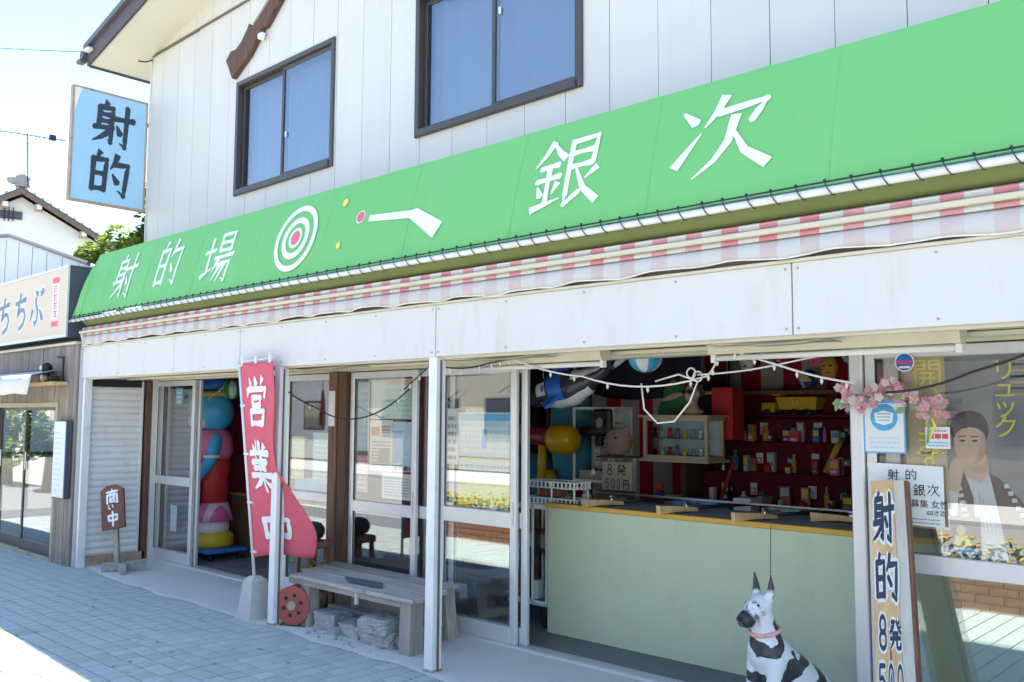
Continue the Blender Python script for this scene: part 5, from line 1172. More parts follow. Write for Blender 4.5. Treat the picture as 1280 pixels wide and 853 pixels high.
# display cases
def case(name, x0, x1, y0, y1, z0, z1, m, label, fr_=.03):
    E_ = empty(name, ((x0+x1)/2, y0, z0), label, 'display case'); f = MB(); u = fr_
    for (a, b) in ((x0, y0), (x1-u, y0), (x0, y1-u), (x1-u, y1-u)): f.box(a, a+u, b, b+u, z0, z1, .003)
    for z in (z0, z1-u): f.box(x0+u, x1-u, y0+.001, y0+u, z, z+u); f.box(x0+.001, x0+u, y0+u, y1-u, z, z+u); f.box(x1-u, x1-.001, y0+u, y1-u, z, z+u)
    f.build('case_frame', m, E_); MB().box(x0+u, x1-u, y0+.01, y0+.014, z0+u, z1-u).build('case_glass', 'pane_case', E_)
    MB().box(x0+u, x1-u, y1-.012, y1-.002, z0+u, z1-u).build('case_back', 'print_pale', E_)
    return E_
mat('case_cream', (.52, .44, .32), .5, .06)
c1 = case('display_case', -4.60, -3.955, 6.58, 6.86, 1.235, 1.59, 'case_cream', 'cream framed glass case of miniature toys below the mannequin head')
MB().box(-4.63, -3.93, 6.55, 6.9, 1.21, 1.2345).build('case_base', 'case_cream', c1); MB().box(-4.63, -3.93, 6.55, 6.9, 1.5905, 1.61).build('case_top', 'case_cream', c1); MB().box(-4.57, -3.98, 6.60, 6.84, 1.405, 1.41).build('shelf', 'pane_case', c1)
random.seed(31)
cols = [('navy', 'navy'), ('blue', 'print_blue'), ('dark grey', 'photo_grey'), ('green', 'print_green'), ('white', 'whiteplastic'), ('yellow', 'yellow'), ('red', 'red')]
for k in range(14):
    x = -4.54+.078*(k % 7); z = 1.266 if k < 7 else 1.4105; h = random.uniform(.05, .11); cn_, cm_ = cols[(k*3) % 7]
    m_ = MB(); m_.lathe([(.024, 0), (.02, h*.5), (.012, h*.62)], (x, 6.68, z), 8); m_.ell((x, 6.68, z+h*.8), (.02, .02, h*.22), 8, 6)
    tag(m_.build('toy_figure', cm_, None, True), f'{cn_} miniature toy figure on the {"lower" if k < 7 else "upper"} level of the cream display case', 'toy', 'miniatures in the cream case')
c2 = case('display_case', -5.33, -4.86, 6.5, 6.8, 1.0, 1.68, 'whiteplastic', 'tall white framed showcase of toy guns behind the hanging orca', .022)
MB().box(-5.30, -4.88, 6.56, 6.78, 1.02, 1.10).build('case_floor', 'case_cream', c2)
for k, (x, w_, m) in enumerate(((-5.27, .07, 'paper'), (-5.19, .06, 'print_pink'), (-5.11, .05, 'print_pale'), (-5.03, .10, 'paper'))):
    o = sheet('case_leaflet', x, x+w_, 1.14, 1.62, 6.74, m, ('white', 'pink', 'pale blue', 'wide white')[k]+' upright leaflet in the tall white showcase', 'leaflet'); rows(o, x+.01, x+w_-.01, 1.18, 1.58, 7, 6.74, 'print_grey', .35, k)
tag(MB().box(-5.04, -4.92, 6.70, 6.72, 1.24, 1.31).build('yellow_card', 'yellow'), 'bright yellow card in the tall white showcase', 'card')
TG = empty('toy_gun', (-5.05, 6.4, 1.4), 'bulky grey toy gun hung in front of the tall white showcase', 'toy gun')
MB().box(-5.03, -4.83, 6.40, 6.47, 1.42, 1.66, .02).build('gun_body', 'iron', TG); MB().tube([(-5.16, 6.43, 1.46), (-4.90, 6.43, 1.47)], [.045, .035], 12).build('gun_barrel', 'iron', TG, True); MB().box(-5.0, -4.93, 6.40, 6.46, 1.33, 1.42, .01).build('gun_grip', 'iron', TG); MB().ell((-4.93, 6.385, 1.54), (.04, .02, .05)).build('gun_sight', 'felt_grey', TG, True)
MB().tube([(-4.93, 6.44, 1.66), (-4.93, 6.44, 2.45)], .003, 5).build('hanging_string', 'rubber', TG)
for k, x in enumerate((-5.2, -5.08, -4.99)):
    tag(MB().box(x, x+.07, 6.585, 6.62, 1.1005, 1.125, .008).build('toy_pistol', 'dark' if k < 2 else 'ochre'), ('left', 'middle', 'right')[k]+' small toy pistol on the floor of the tall white showcase', 'toy gun')
PG = empty('pig_head', (-4.77, 6.45, 1.25), 'pinkish plush pig head between the toy gun and the cream case', 'plush toy')
mat('plush_pink', (.38, .26, .22), .95, .1, 20, .4, 200)
m_ = MB(); m_.ell((-4.77, 6.45, 1.375), (.135, .11, .125), 18, 12); m_.ell((-4.80, 6.345, 1.36), (.05, .035, .035)); m_.ell((-4.88, 6.44, 1.46), (.035, .02, .04)); m_.ell((-4.68, 6.44, 1.48), (.035, .02, .04)); fused(m_, 'head', 'plush_pink', PG, .012, 3)
for (x, z) in ((-4.85, 1.40), (-4.72, 1.41)): MB().ell((x, 6.34, z), .012, 8, 6).build('eye', 'dark', PG, True)
for x in (-4.82, -4.785): MB().ell((x, 6.309, 1.36), (.008, .006, .012), 8, 6).build('nostril', 'dark', PG, True)
MB().box(-4.95, -4.6, 6.36, 6.55, 1.235, 1.25).build('stand_plate', 'wood_dark', PG); MB().box(-4.92, -4.90, 6.5, 6.52, .8401, 1.234).build('stand_leg', 'whiteplastic', PG); MB().box(-4.65, -4.63, 6.5, 6.52, .8401, 1.234).build('stand_leg', 'whiteplastic', PG)
o = MB().box(-4.86, -4.54, 6.33, 6.345, .955, 1.205, .003).build('price_card', 'case_cream'); tag(o, 'cream price card hand-lettered in black below the pig head', 'sign')
for ch, x, z, s, hh in (('8', -4.815, 1.09, .08, .095), ('発', -4.70, 1.09, .10, .095), ('5', -4.83, .975, .055, .085), ('0', -4.765, .975, .055, .085), ('0', -4.71, .975, .055, .085), ('円', -4.64, .975, .075, .085)):
    glyph(MB(), ch, plane_fn((x, 6.3285, z), (s, 0, 0), (0, 0, hh), (0, -1, 0)), 11, even=True, step=.00004).build('letter', 'black_ink', o)
MH = empty('mannequin_head', (-4.17, 6.7, 1.61), 'beige mannequin head wearing dark pink sunglasses on the cream display case', 'mannequin')
mat('mannequin', (.50, .36, .24), .5, .08)
m_ = MB(); m_.ell((-4.17, 6.70, 1.80), (.06, .075, .085), 16, 12); m_.ell((-4.172, 6.64, 1.77), (.035, .03, .045)); chain(m_, [((-4.17, 6.71, 1.74), .042), ((-4.17, 6.71, 1.67), .045), ((-4.17, 6.71, 1.64), .07)], 4); m_.ell((-4.17, 6.71, 1.64), (.11, .07, .03)); m_.ell((-4.172, 6.622, 1.79), (.012, .015, .02)); m_.ell((-4.235, 6.70, 1.79), (.012, .02, .028)); m_.ell((-4.105, 6.70, 1.79), (.012, .02, .028)); fused(m_, 'head', 'mannequin', MH, .008, 4)
m_ = MB(); m_.ell((-4.20, 6.618, 1.808), (.028, .008, .02)); m_.ell((-4.144, 6.618, 1.808), (.028, .008, .02)); m_.tube([(-4.235, 6.63, 1.812), (-4.105, 6.63, 1.812)], .004, 5); m_.build('sunglasses', 'photo_dark', MH, True)
m_ = MB(); 
for k in range(14): a = k/13*math.pi; m_.tube([(-4.17-.045*math.cos(a), 6.66, 1.855), (-4.17-.07*math.cos(a), 6.74, 1.875), (-4.17-.075*math.cos(a), 6.76, 1.79)], .012, 5)
m_.build('hair', 'bark', MH, True)
GP = empty('green_plush', (-4.45, 6.9, 1.6), 'big green plush monster with a pale mouth behind the cream case', 'plush toy')
mat('plush_green', (.045, .20, .07), .95, .15, 20, .4, 150)
m_ = MB(); m_.ell((-4.45, 6.98, 1.78), (.20, .10, .17), 18, 12); m_.ell((-4.60, 6.96, 1.62), (.09, .07, .14)); m_.ell((-4.50, 6.98, 1.93), (.05, .05, .05)); m_.ell((-4.38, 6.98, 1.93), (.05, .05, .05)); fused(m_, 'body', 'plush_green', GP, .014, 4)
MB().grid(lambda u, v: (-4.60+.30*u, 6.872-.012*math.sin(math.pi*u)+.014*abs(u-.5)*2, 1.735+.09*u*u+(.055*v)*math.sin(math.pi*min(1, u+.08))), 10, 2).build('mouth', 'case_cream', GP, True, thick=.006)
rc_ = pbox(-4.1, -3.9, 6.9, 7.1, 1.4, 1.85, 'red', 'red cloth covered box behind the mannequin head')
FG = empty('purple_figure', (-4.25, 6.35, .85), 'small purple and red toy figure on the table behind the counter', 'toy')
MB().lathe([(.055, 0), (.06, .08), (.03, .15)], (-4.27, 6.35, .8401), 12).build('body', 'purple' if MATS.setdefault('purple', mat('purple', (.10, .03, .16), .6)) else '', FG, True); MB().ell((-4.27, 6.35, 1.02), .035, 12, 8).build('head', 'red', FG, True)
pbox(-4.20, -4.08, 6.3, 6.4, .8401, .96, 'photo_grey', 'grey box beside the purple toy figure')
# ------------------------------------------------------------------ inflatables hanging in the opening
OR = empty('inflatable_orca', (-4.3, 5.3, 1.6), 'inflatable black, white and blue orca hanging under the canopy edge', 'inflatable')
no = Vector((-4.78, 5.25, 1.70)); ta = Vector((-3.99, 5.35, 1.89)); dv = (ta-no).normalized(); sd = Vector((-dv.y, dv.x, 0)).normalized(); up = sd.cross(-dv)
if up.z < 0: up = -up
LO = (ta-no).length
prof = [(0, .012, 0), (.05, .045, 0), (.14, .075, .01), (.26, .115, .025), (.40, .14, .02), (.55, .135, .01), (.70, .10, .02), (.85, .06, .05), (1.0, .03, .09)]
def orc(t, a, k=1.0):
    for i in range(len(prof)-1):
        if prof[i][0] <= t <= prof[i+1][0]:
            q = (t-prof[i][0])/(prof[i+1][0]-prof[i][0]); q = q*q*(3-2*q); r = prof[i][1]+(prof[i+1][1]-prof[i][1])*q; h = prof[i][2]+(prof[i+1][2]-prof[i][2])*q; break
    return no+dv*(t*LO)+up*h+(sd*math.cos(a)+up*math.sin(a)*1.0)*r*k
mat('vinyl_black', (.045, .045, .055), .25, .15, 4); mat('vinyl_white', (.72, .72, .72), .3, .05, 4); mat('vinyl_blue', (.03, .17, .66), .25, .1, 4)
MB().grid(lambda u, v: orc(v, 2*math.pi*u), 26, 26).build('body', 'vinyl_black', OR, True)
MB().grid(lambda u, v: orc(.24+.52*v, -math.pi*(.22+.56*u), 1.02), 12, 16).build('belly', 'vinyl_white', OR, True)
front = 1 if sd.y < 0 else -1
a0 = 0 if front == 1 else math.pi
MB().grid(lambda u, v: orc(.22+.12*v, a0+(-.25+.85*u)*front*1.0, 1.03), 6, 6).build('eye_patch', 'vinyl_white', OR, True); MB().ell(orc(.315, a0+.16*front, 1.03), (.018, .01, .028)).build('eye', 'vinyl_blue', OR, True)
MB().grid(lambda u, v: orc(.36+.16*v, a0+(-.7+2.2*u)*front, 1.025), 12, 4).build('saddle_band', 'vinyl_blue', OR, True)
MB().grid(lambda u, v: orc(.62+.28*v, a0+(.3+1.0*u)*front, 1.03), 8, 8).build('tail_patch', 'vinyl_white', OR, True)
def fin(c, d, w, n_, m):
    c, d, w = Vector(c), Vector(d), Vector(w); nn_ = d.cross(w).normalized()
    q = MB(); P2 = [c-w, c-w*.8+d*.4, c+d*1.0+w*.5, c+d*.55+w*.9, c+w]
    q.prism([p-nn_*.012 for p in P2], nn_*.024); o = q.build(n_, m, OR); b = o.modifiers.new('b', 'BEVEL'); b.width = .01; b.segments = 2
fin(orc(.40, a0-.5*front), (-.02, -.10, -.09), dv*.07, 'flipper', 'vinyl_blue'); fin(orc(.44, math.pi/2), up*.17+dv*.05, dv*.08, 'dorsal_fin', 'vinyl_blue'); fin(orc(.98, 0), dv*.14+sd*.10+up*.05, up*.03+dv*.04, 'tail_fluke', 'vinyl_white'); fin(orc(.98, math.pi), dv*.14-sd*.10+up*.05, up*.03+dv*.04, 'tail_fluke', 'vinyl_black')
for t in (.25, .62): p = orc(t, math.pi/2); MB().tube([p, Vector((p.x, p.y-.02, 2.48))], .003, 5).build('hanging_string', 'whiteplastic', OR)
PB = empty('paper_balloon', (-3.47, 5.0, 1.9), 'blue and white striped paper balloon hanging under the canopy', 'balloon')
m1 = MB(); m2 = MB()
for k in range(8):
    q = MB().grid(lambda u, v: (-3.47+.115*math.sin(math.pi*(.06+.88*v))*math.cos((k+u)*math.pi/4), 5.0+.115*math.sin(math.pi*(.06+.88*v))*math.sin((k+u)*math.pi/4), 1.995-.105*math.cos(math.pi*(.06+.88*v))), 5, 10)
    q.build('balloon_gore', 'cyan' if k % 2 else 'whiteplastic', PB, True)
MB().disc((-3.47, 5.0, 1.888), UX, Vector((0, 1, 0)), .035, 16).build('balloon_cap', 'red_ink', PB); MB().tube([(-3.47, 5.0, 2.10), (-3.47, 5.0, 2.5)], .003, 5).build('string', 'rubber', PB)
HM = empty('inflatable_hammer', (-5.9, 6.6, 1.3), 'inflatable red and yellow toy hammer hung behind the third door', 'inflatable')
mat('vinyl_yellow', (.62, .38, .015), .3, .1); mat('vinyl_red', (.30, .02, .04), .3, .1)
ha, hb_ = Vector((-5.80, 6.30, 1.43)), Vector((-5.17, 6.36, 1.37)); hd = (hb_-ha)
MB().tube([ha+hd*t for t in (.0, .02, .13, .15)], [.07, .10, .10, .08], 18).build('hammer_face', 'vinyl_yellow', HM, True); MB().tube([ha+hd*t for t in (.151, .25, .45, .55)], [.085, .085, .085, .10], 18).build('hammer_body', 'vinyl_red', HM, True); MB().tube([ha+hd*t for t in (.551, .62, .85, .97, 1.0)], [.10, .135, .14, .11, .06], 18).build('hammer_face', 'vinyl_yellow', HM, True)
MB().tube([ha+hd*.4+Vector((0, 0, -.06)), ha+hd*.38+Vector((0, 0, -.42))], .04, 12).build('hammer_handle', 'vinyl_yellow', HM, True); MB().tube([ha+hd*.5+Vector((0, 0, .08)), ha+hd*.5+Vector((0, 0, 1.1))], .003, 5).build('string', 'rubber', HM)
BCo = empty('blue_costume', (-5.75, 6.75, .7), 'blue festival costume and sacks hanging behind the third door', 'costume')
mat('cloth_blue', (.02, .13, .26), .85, .2, 5); mat('cloth_teal', (.05, .22, .32), .85, .2, 5)
MB().lathe([(.20, 0), (.21, .2), (.17, .42), (.12, .5)], (-5.55, 6.75, 1.40), 20, 1.2, .5).build('hood', 'cloth_teal', BCo, True); MB().lathe([(.20, 0), (.23, .25), (.20, .45), (.1, .5)], (-5.55, 6.75, .98), 20, 1.0, .5).build('tunic', 'cloth_teal', BCo, True); MB().lathe([(.30, 0), (.28, .4), (.20, .62)], (-6.1, 6.85, .60), 20, 1, .5).build('skirt', 'cloth_blue', BCo, True)
MB().lathe([(.09, 0), (.10, .3), (.08, .4)], (-5.75, 6.62, .68), 14).build('sack', 'vinyl_yellow', BCo, True); MB().tube([(-5.55, 6.75, 1.9), (-5.55, 6.75, 2.49)], .004, 5).build('string', 'rubber', BCo); MB().tube([(-6.1, 6.85, 1.22), (-6.1, 6.85, 2.49)], .004, 5).build('string', 'rubber', BCo); MB().tube([(-5.75, 6.62, 1.08), (-5.75, 6.62, 2.49)], .004, 5).build('string', 'rubber', BCo)

# ------------------------------------------------------------------ left opening: toy figure on a dolly, cabinet, lantern
FG = empty('toy_statue', (-9.33, 5.12, .02), 'tall glossy toy statue with blue hair, pink shirt and yellow base in the left doorway', 'statue')
fx, fy = -9.40, 5.12
dl = empty('dolly', (fx, fy, .02), 'blue wheeled dolly under the tall toy statue', 'dolly')
MB().box(fx-.34, fx+.38, fy-.24, fy+.24, .10, .135, .01).build('deck', 'blue2' if MATS.setdefault('blue2', mat('blue2', (.02, .22, .60), .5, .1)) else '', dl)
for (a, b) in ((-.28, -.18), (.32, -.18), (-.28, .18), (.32, .18)): MB().tube([(fx+a, fy+b-.012, .06), (fx+a, fy+b+.012, .06)], .035, 12).build('wheel', 'rubber', dl, True)
MB().lathe([(.26, 0), (.30, .03), (.30, .12), (.26, .16)], (fx, fy, .136), 28).build('base', 'yellow', FG, True)
MB().lathe([(.23, 0), (.24, .05), (.23, .12)], (fx, fy, .2965), 28).build('base_ring', 'whiteplastic', FG, True)
stripes('pinkskirt', (.70, .14, .34), (.72, .50, .58), .16, .62, rough=.35)
MB().lathe([(.29, 0), (.25, .12), (.22, .20)], (fx, fy, .42), 28).build('skirt', 'pinkskirt', FG, True)
MB().lathe([(.20, 0), (.21, .25), (.24, .42), (.20, .5)], (fx, fy, .62), 28).build('trousers', 'red', FG, True)
MB().box(fx-.08, fx+.08, fy-.27, fy-.2, .60, .95, .01).build('coin_box', 'red_felt', FG)
MB().box(fx-.14, fx+.06, fy-.26, fy-.21, .96, 1.20, .01).build('panel', 'red', FG)
MB().lathe([(.22, 0), (.27, .08), (.25, .22), (.18, .32)], (fx, fy, 1.10), 28).build('shirt', 'pinkplastic', FG, True)
m_ = MB(); chain(m_, [((fx+.20, fy-.08, 1.30), .09), ((fx+.235, fy-.16, 1.12), .085), ((fx+.13, fy-.26, .93), .06)], 6); fused(m_, 'arm', 'cyan', FG, .015, 4)
MB().lathe([(.115, 0), (.115, .03)], (fx+.236, fy-.155, 1.12), 18).build('cuff', 'whiteplastic', FG, True)
MB().ell((fx, fy, 1.63), (.26, .26, .24), 24, 16).build('hair', 'cyan', FG, True)
MB().ell((fx-.12, fy-.12, 1.66), (.19, .19, .19), 20, 14).build('face', 'skin', FG, True)
MB().ell((fx-.08, fy-.17, 1.52), (.19, .16, .10), 20, 14).build('muzzle', 'whiteplastic', FG, True)
MB().lathe([(.27, 0), (.28, .03), (.26, .05)], (fx, fy, 1.80), 28).build('hat_brim', 'ochre', FG, True); MB().lathe([(.2, 0), (.2, .12), (.16, .16)], (fx, fy, 1.851), 24).build('hat', 'blue', FG, True)
FG.scale = (.80, .80, 1.0)
cb = empty('side_cabinet', (-9.3, 5.75, .02), 'brown cabinet with an ochre top edge inside the left doorway', 'cabinet')
MB().box(-9.72, -8.4, 5.55, 5.95, .022, .66).build('cabinet_body', 'wood_brown', cb); MB().box(-9.72, -8.38, 5.53, 5.95, .661, .685, .004).build('cabinet_top', 'ochre', cb)
for k in range(5):
    pbox(-9.55+.2*k, -9.42+.2*k, 5.62, 5.75, .6855, .76+.03*(k % 3), ('wood_brown', 'red', 'ochre', 'wood_dark', 'red_felt')[k], ('brown', 'bright red', 'ochre', 'dark brown', 'maroon')[k]+' goods box on the brown cabinet in the left doorway')
LN = empty('paper_lantern', (-9.2, 5.2, 1.8), 'round green and white paper lantern hanging in the left doorway', 'lantern')
for k in range(8):
    MB().grid(lambda u, v: (-9.18+.105*math.sin(math.pi*(.08+.84*v))*math.cos((k+u)*math.pi/4), 5.20+.105*math.sin(math.pi*(.08+.84*v))*math.sin((k+u)*math.pi/4), 1.875-.11*math.cos(math.pi*(.08+.84*v))), 4, 9).build('lantern_gore', 'print_green' if k % 2 else 'plush_green', LN, True)
MB().tube([(-9.18, 5.2, 1.98), (-9.18, 5.2, 2.5)], .003, 5).build('string', 'rubber', LN)
cable([((-9.62, 4.95, 1.72), (-9.0, 5.0, 1.90), .05)], .004, 'string_light', 'yellow_ink', 'yellow fairy-light cable in the left doorway above the statue', 3)
UM = empty('folded_umbrella', (-9.0, 5.6, 1.5), 'folded cream umbrella hanging in the left doorway', 'umbrella')
MB().tube([(-9.1, 5.5, 1.40), (-9.1, 5.5, 1.55), (-9.1, 5.5, 1.80)], [.045, .04, .008], 10).build('canopy', 'case_cream', UM, True); MB().tube([(-9.1, 5.5, 1.80), (-9.1, 5.5, 2.5)], .003, 5).build('string', 'rubber', UM)
rd = MB().grid(lambda u, v: (-9.6+2.4*u, 6.5+.03*math.sin(30*u), .7+1.7*v), 40, 2).build('maroon_drape', 'red_felt', None, True, thick=.004); tag(rd, 'maroon drape at the back of the left doorway', 'drape')

# ------------------------------------------------------------------ neighbouring shop on the left
NB = empty('neighbour_building', (-11.5, 3.8, 0), 'neighbouring shop with grey timber cladding and dark glass sliding doors at the left edge', 'building')
YN = 3.80; nx0, nx1 = -18.0, -9.90
x = -10.36
while x < nx1-.02: 
    b = min(x+.092, nx1); MB().box(x+.002, b-.002, YN+random.uniform(-.004, .002), YN+.03, -.01, 2.33, .003).build('siding_board', 'wood_board', NB); x += .092
x = -12.9
while x < -10.37:
    b = min(x+.092, -10.362); MB().box(x+.002, b-.002, YN+random.uniform(-.004, .002), YN+.03, 1.72, 2.33, .003).build('siding_board', 'wood_board', NB); x += .092
MB().box(nx0, -12.902, YN, YN+.03, -.01, 2.33).build('wall', 'plaster', NB)
MB().box(nx0, nx1, YN-.03, YN+.12, 2.332, 2.36).build('ledge', 'cream', NB)
ng = MB(); ng.box(-10.415, -10.362, YN-.01, YN+.06, -.01, 1.72, .004); ng.box(-12.9, -10.415, YN-.01, YN+.06, 1.665, 1.72, .004); ng.box(-12.9, -10.415, YN-.02, YN+.08, -.01, .04, .004); ng.build('door_frame', 'tan', NB)
for k, (a, b, y) in enumerate(((-11.36, -10.415, YN+.002), (-12.30, -11.33, YN+.034), (-12.9, -12.28, YN+.002))):
    f = MB(); f.box(a, a+.035, y, y+.028, .041, 1.664, .003); f.box(b-.035, b, y, y+.028, .041, 1.664, .003); f.box(a+.035, b-.035, y+.001, y+.027, 1.63, 1.664); f.box(a+.035, b-.035, y+.001, y+.027, .041, .16)
    o = f.build('glass_door', 'bronze', NB); MB().box(a+.035, b-.035, y+.011, y+.016, .16, 1.63).build('glass_pane', 'pane_nb' if 'pane_nb' in MATS else glass('pane_nb', (.60, .63, .63), 0, .2, .02), o)
    MB().box(a+.06, a+.085, y-.004, y-.0005, .95, 1.15).build('handle', 'whiteplastic', o)
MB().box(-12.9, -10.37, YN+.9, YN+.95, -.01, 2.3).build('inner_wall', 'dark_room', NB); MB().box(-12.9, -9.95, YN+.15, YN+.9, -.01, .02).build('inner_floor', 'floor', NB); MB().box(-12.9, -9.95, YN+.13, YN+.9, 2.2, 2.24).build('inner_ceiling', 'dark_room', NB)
MB().box(-9.93, -9.905, YN+.031, 10, -.1, 2.36).build('side_wall', 'plaster', NB)
MB().box(nx0, -9.94, YN+.121, 10, 2.37, 2.42).build('flat_roof', 'roof_metal', NB)
NS = empty('box_sign', (-11.5, 3.55, 2.36), 'long cream box sign with blue outlined lettering on the neighbouring shop', 'sign')
mat('signface', (.66, .54, .41), .5, .03, 2, stain=(1.5, .3, (.68, .58, .44))); mat('sign_edge', (.06, .075, .10), .5, .1); mat('slate_ink', (.17, .23, .32), .6, .05)
MB().box(-16, -9.56, 3.56, 3.90, 2.375, 3.115).build('box', 'sign_edge', NS); MB().box(-16, -9.575, 3.548, 3.5595, 2.405, 3.09).build('face', 'signface', NS)
f = MB(); f.box(-16, -9.56, 3.54, 3.56, 3.091, 3.115); f.box(-16, -9.56, 3.54, 3.56, 2.375, 2.404); f.box(-9.5749, -9.56, 3.54, 3.56, 2.4041, 3.0909); f.build('rim', 'alu', NS)
for ch, xx in (('ち', -11.62), ('ち', -11.10), ('ぶ', -10.62)):
    zb = 2.50+(xx+11.62)*.03
    glyph(MB(), ch, plane_fn((xx, 3.5475, zb), (.40, 0, 0), (0, 0, .43), (0, -1, 0)), 24, step=.00004, even=True).build('letter_outline', 'outline', NS)
    glyph(MB(), ch, plane_fn((xx, 3.5455, zb), (.40, 0, 0), (0, 0, .43), (0, -1, 0)), 12.5, step=.00005).build('letter', 'slate_ink', NS)
for z in (2.50, 2.96): MB().box(-9.98, -9.80, 3.5465, 3.5479, z, z+.055).build('print', 'pink_ink', NS)
MB().box(-9.97, -9.81, 3.5468, 3.5479, 2.57, 2.945).build('print', 'outline', NS)
random.seed(9)
for k in range(4):
    q = MB(); z = 2.86-.088*k
    for (a, b, c, d) in ((-9.945, -9.835, z+.055, z+.066), (-9.925, -9.85, z+.03, z+.04), (-9.945+.02*k, -9.93+.02*k, z, z+.07), (-9.94, -9.86+.01*k, z+.004, z+.014)): q.add([(a, 3.5462, c), (b, 3.5462, c), (b, 3.5462, d), (a, 3.5462, d)], [(0, 1, 2, 3)]); 
    stuff(q.build('print', 'pink_ink', NS))
NS.location = (-12.06, 3.722, 2.397); NS.scale = (1.0485, 1.0485, 1.0485)
MB().prism([(-18, 4.4, 2.4), (-11.2, 4.4, 2.4), (-11.2, 4.4, 3.40), (-14.1, 4.4, 4.14), (-14.6, 4.4, 4.20), (-18, 4.4, 3.95)], (0, .1, 0)).build('upper_wall', 'plaster', NB)
ug = MB(); ug.tube([(-18, 4.38, 3.96), (-14.6, 4.38, 4.215), (-14.1, 4.38, 4.155), (-11.2, 4.38, 3.415)], .03, 6); ug.build('coping', 'roof_metal', NB)
for k in range(7):
    xx = -14.8+.54*k; zt_ = 4.14-.255*max(0, xx+14.1); MB().box(xx, xx+.008, 4.393, 4.3995, 2.5, zt_-.03).build('panel_joint', 'joint', NB)
AWN = empty('roll_awning', (-11.6, 3.6, 1.9), 'short white roll awning with a purple bar over the neighbour glass doors', 'awning')
MB().grid(lambda u, v: (-14+3.92*u-.25*v*u, 3.42+.35*v, 2.0+.07*v), 12, 5).build('cloth', 'vinyl_white', AWN, True, thick=.003)
MB().grid(lambda u, v: (-14+3.92*u-.10*(1-v)*u, 3.42-.01*math.sin(8*u), 1.80+.20*v+.008*math.sin(30*u)*(1-v)), 20, 2).build('flap', 'white_paint', AWN, True, thick=.003)
mat('purple_bar', (.10, .09, .24), .5); MB().tube([(-14, 3.77, 2.055), (-10.52, 3.77, 2.055)], .025, 8).build('roller', 'purple_bar', AWN, True)
o = tag(MB().box(-11.0, -10.10, 3.62, 3.79, 1.90, 1.935, .004).build('wall_shelf', 'wood_tan'), 'pale plank shelf with ornaments above the neighbour door', 'shelf')
LP = empty('spot_lamp', (-10.4, 3.72, 1.95), 'black clip lamp on the plank shelf of the neighbour', 'lamp')
MB().lathe([(.05, 0), (.05, .02), (.01, .03), (.01, .1)], (-10.42, 3.71, 1.9355), 12).build('lamp_base', 'iron', LP, True); MB().ell((-10.45, 3.69, 2.09), (.06, .06, .06)).build('lamp_head', 'iron', LP, True); MB().ell((-10.46, 3.64, 2.09), (.03, .02, .03)).build('lamp_bulb', 'whiteplastic', LP, True)
o = MB(); o.ell((-10.55, 3.70, 1.975), (.05, .04, .04)); o.ell((-10.52, 3.67, 2.0), (.02, .02, .02)); tag(o.build('small_ornament', 'whiteplastic', None, True), 'small white ornament beside the clip lamp on the plank shelf', 'ornament')
o = MB(); o.box(-10.30, -10.22, 3.66, 3.75, 1.9355, 2.0, .01); o.tube([(-10.20, 3.77, 1.94), (-10.20, 3.77, 2.2), (-10.36, 3.77, 2.21)], .012, 6); tag(o.build('iron_hook', 'iron'), 'black iron bracket above the plank shelf', 'bracket')
NT = empty('notice_board', (-10.1, 3.72, .7), 'white framed notice board hung on the grey timber cladding', 'notice board')
MB().box(-10.27, -9.93, 3.735, 3.79, .70, 1.52).build('board_back', 'sign_edge', NT); MB().box(-10.26, -9.95, 3.729, 3.7345, .71, 1.51).build('board_face', 'paper', NT); q = MB(); random.seed(3)
for k in range(12): a = -10.23; z = .78+.055*k; q.add([(a, 3.7285, z), (a+random.uniform(.1, .25), 3.7285, z), (a+.2, 3.7285, z+.012), (a, 3.7285, z+.012)], [(0, 1, 2, 3)])
q.build('print', 'print_pale', NT)
# ------------------------------------------------------------------ gabled house behind
GH = empty('gabled_house', (-39.9, 12.8, 0), 'white plastered house with a dark tiled gable roof rising behind the neighbouring shop', 'house')
OFF['gabled_house'] = Vector(); mat('roof_tile', (.28, .28, .30), .6, .15)
ZP = 10.95
MB().prism([(-4.6, .5, 0), (3.55, .5, 0), (3.55, .5, ZP-2.35), (0, .5, ZP-.35), (-4.6, .5, ZP-2.95)], (0, 8, 0)).build('wall', 'plaster', GH)
for s_, xe in ((1, 4.3), (-1, -5.2)):
    a = Vector((0, 0, ZP-.18)); b = Vector((xe, 0, ZP-.18-.57*abs(xe))); t = Vector((0, 0, .16)); d = Vector((0, 8.5, 0))
    MB().hexa([a, b, b+d, a+d], [a+t, b+t, b+t+d, a+t+d]).build('roof_slope', 'roof_metal', GH)
    q = lambda y, z: Vector((0, y, z))
    MB().hexa([a+q(-.06, -.14), b+q(-.06, -.14), b+q(-.01, -.14), a+q(-.01, -.14)], [a+q(-.06, .08), b+q(-.06, .08), b+q(-.01, .08), a+q(-.01, .08)]).build('rake_board', 'trim_brown', GH)
    for k in range(14): p = a.lerp(b, (k+.5)/14)+t; MB().tube([p+q(-.08, .02), p+q(.5, .02)], .055, 8).build('edge_tile', 'roof_tile', GH, True)
for (x, z) in ((.62, ZP-.78), (2.35, ZP-1.75), (-.62, ZP-.78)):
    MB().box(x-.13, x+.13, .02, .49, z-.12, z+.10).build('purlin_end', 'tan', GH); MB().box(x-.05, x+.14, -.005, .018, z-.10, z+.09).build('purlin_cap', 'whiteplastic', GH)
vt = MB().box(-1.1, .05, .44, .499, ZP-1.32, ZP-.98).build('vent', 'sign_edge', GH)
for k in range(3): MB().box(-.62+.16*k, -.58+.16*k, .40, .44, ZP-1.42, ZP-.84).build('vent_bar', 'iron', vt)
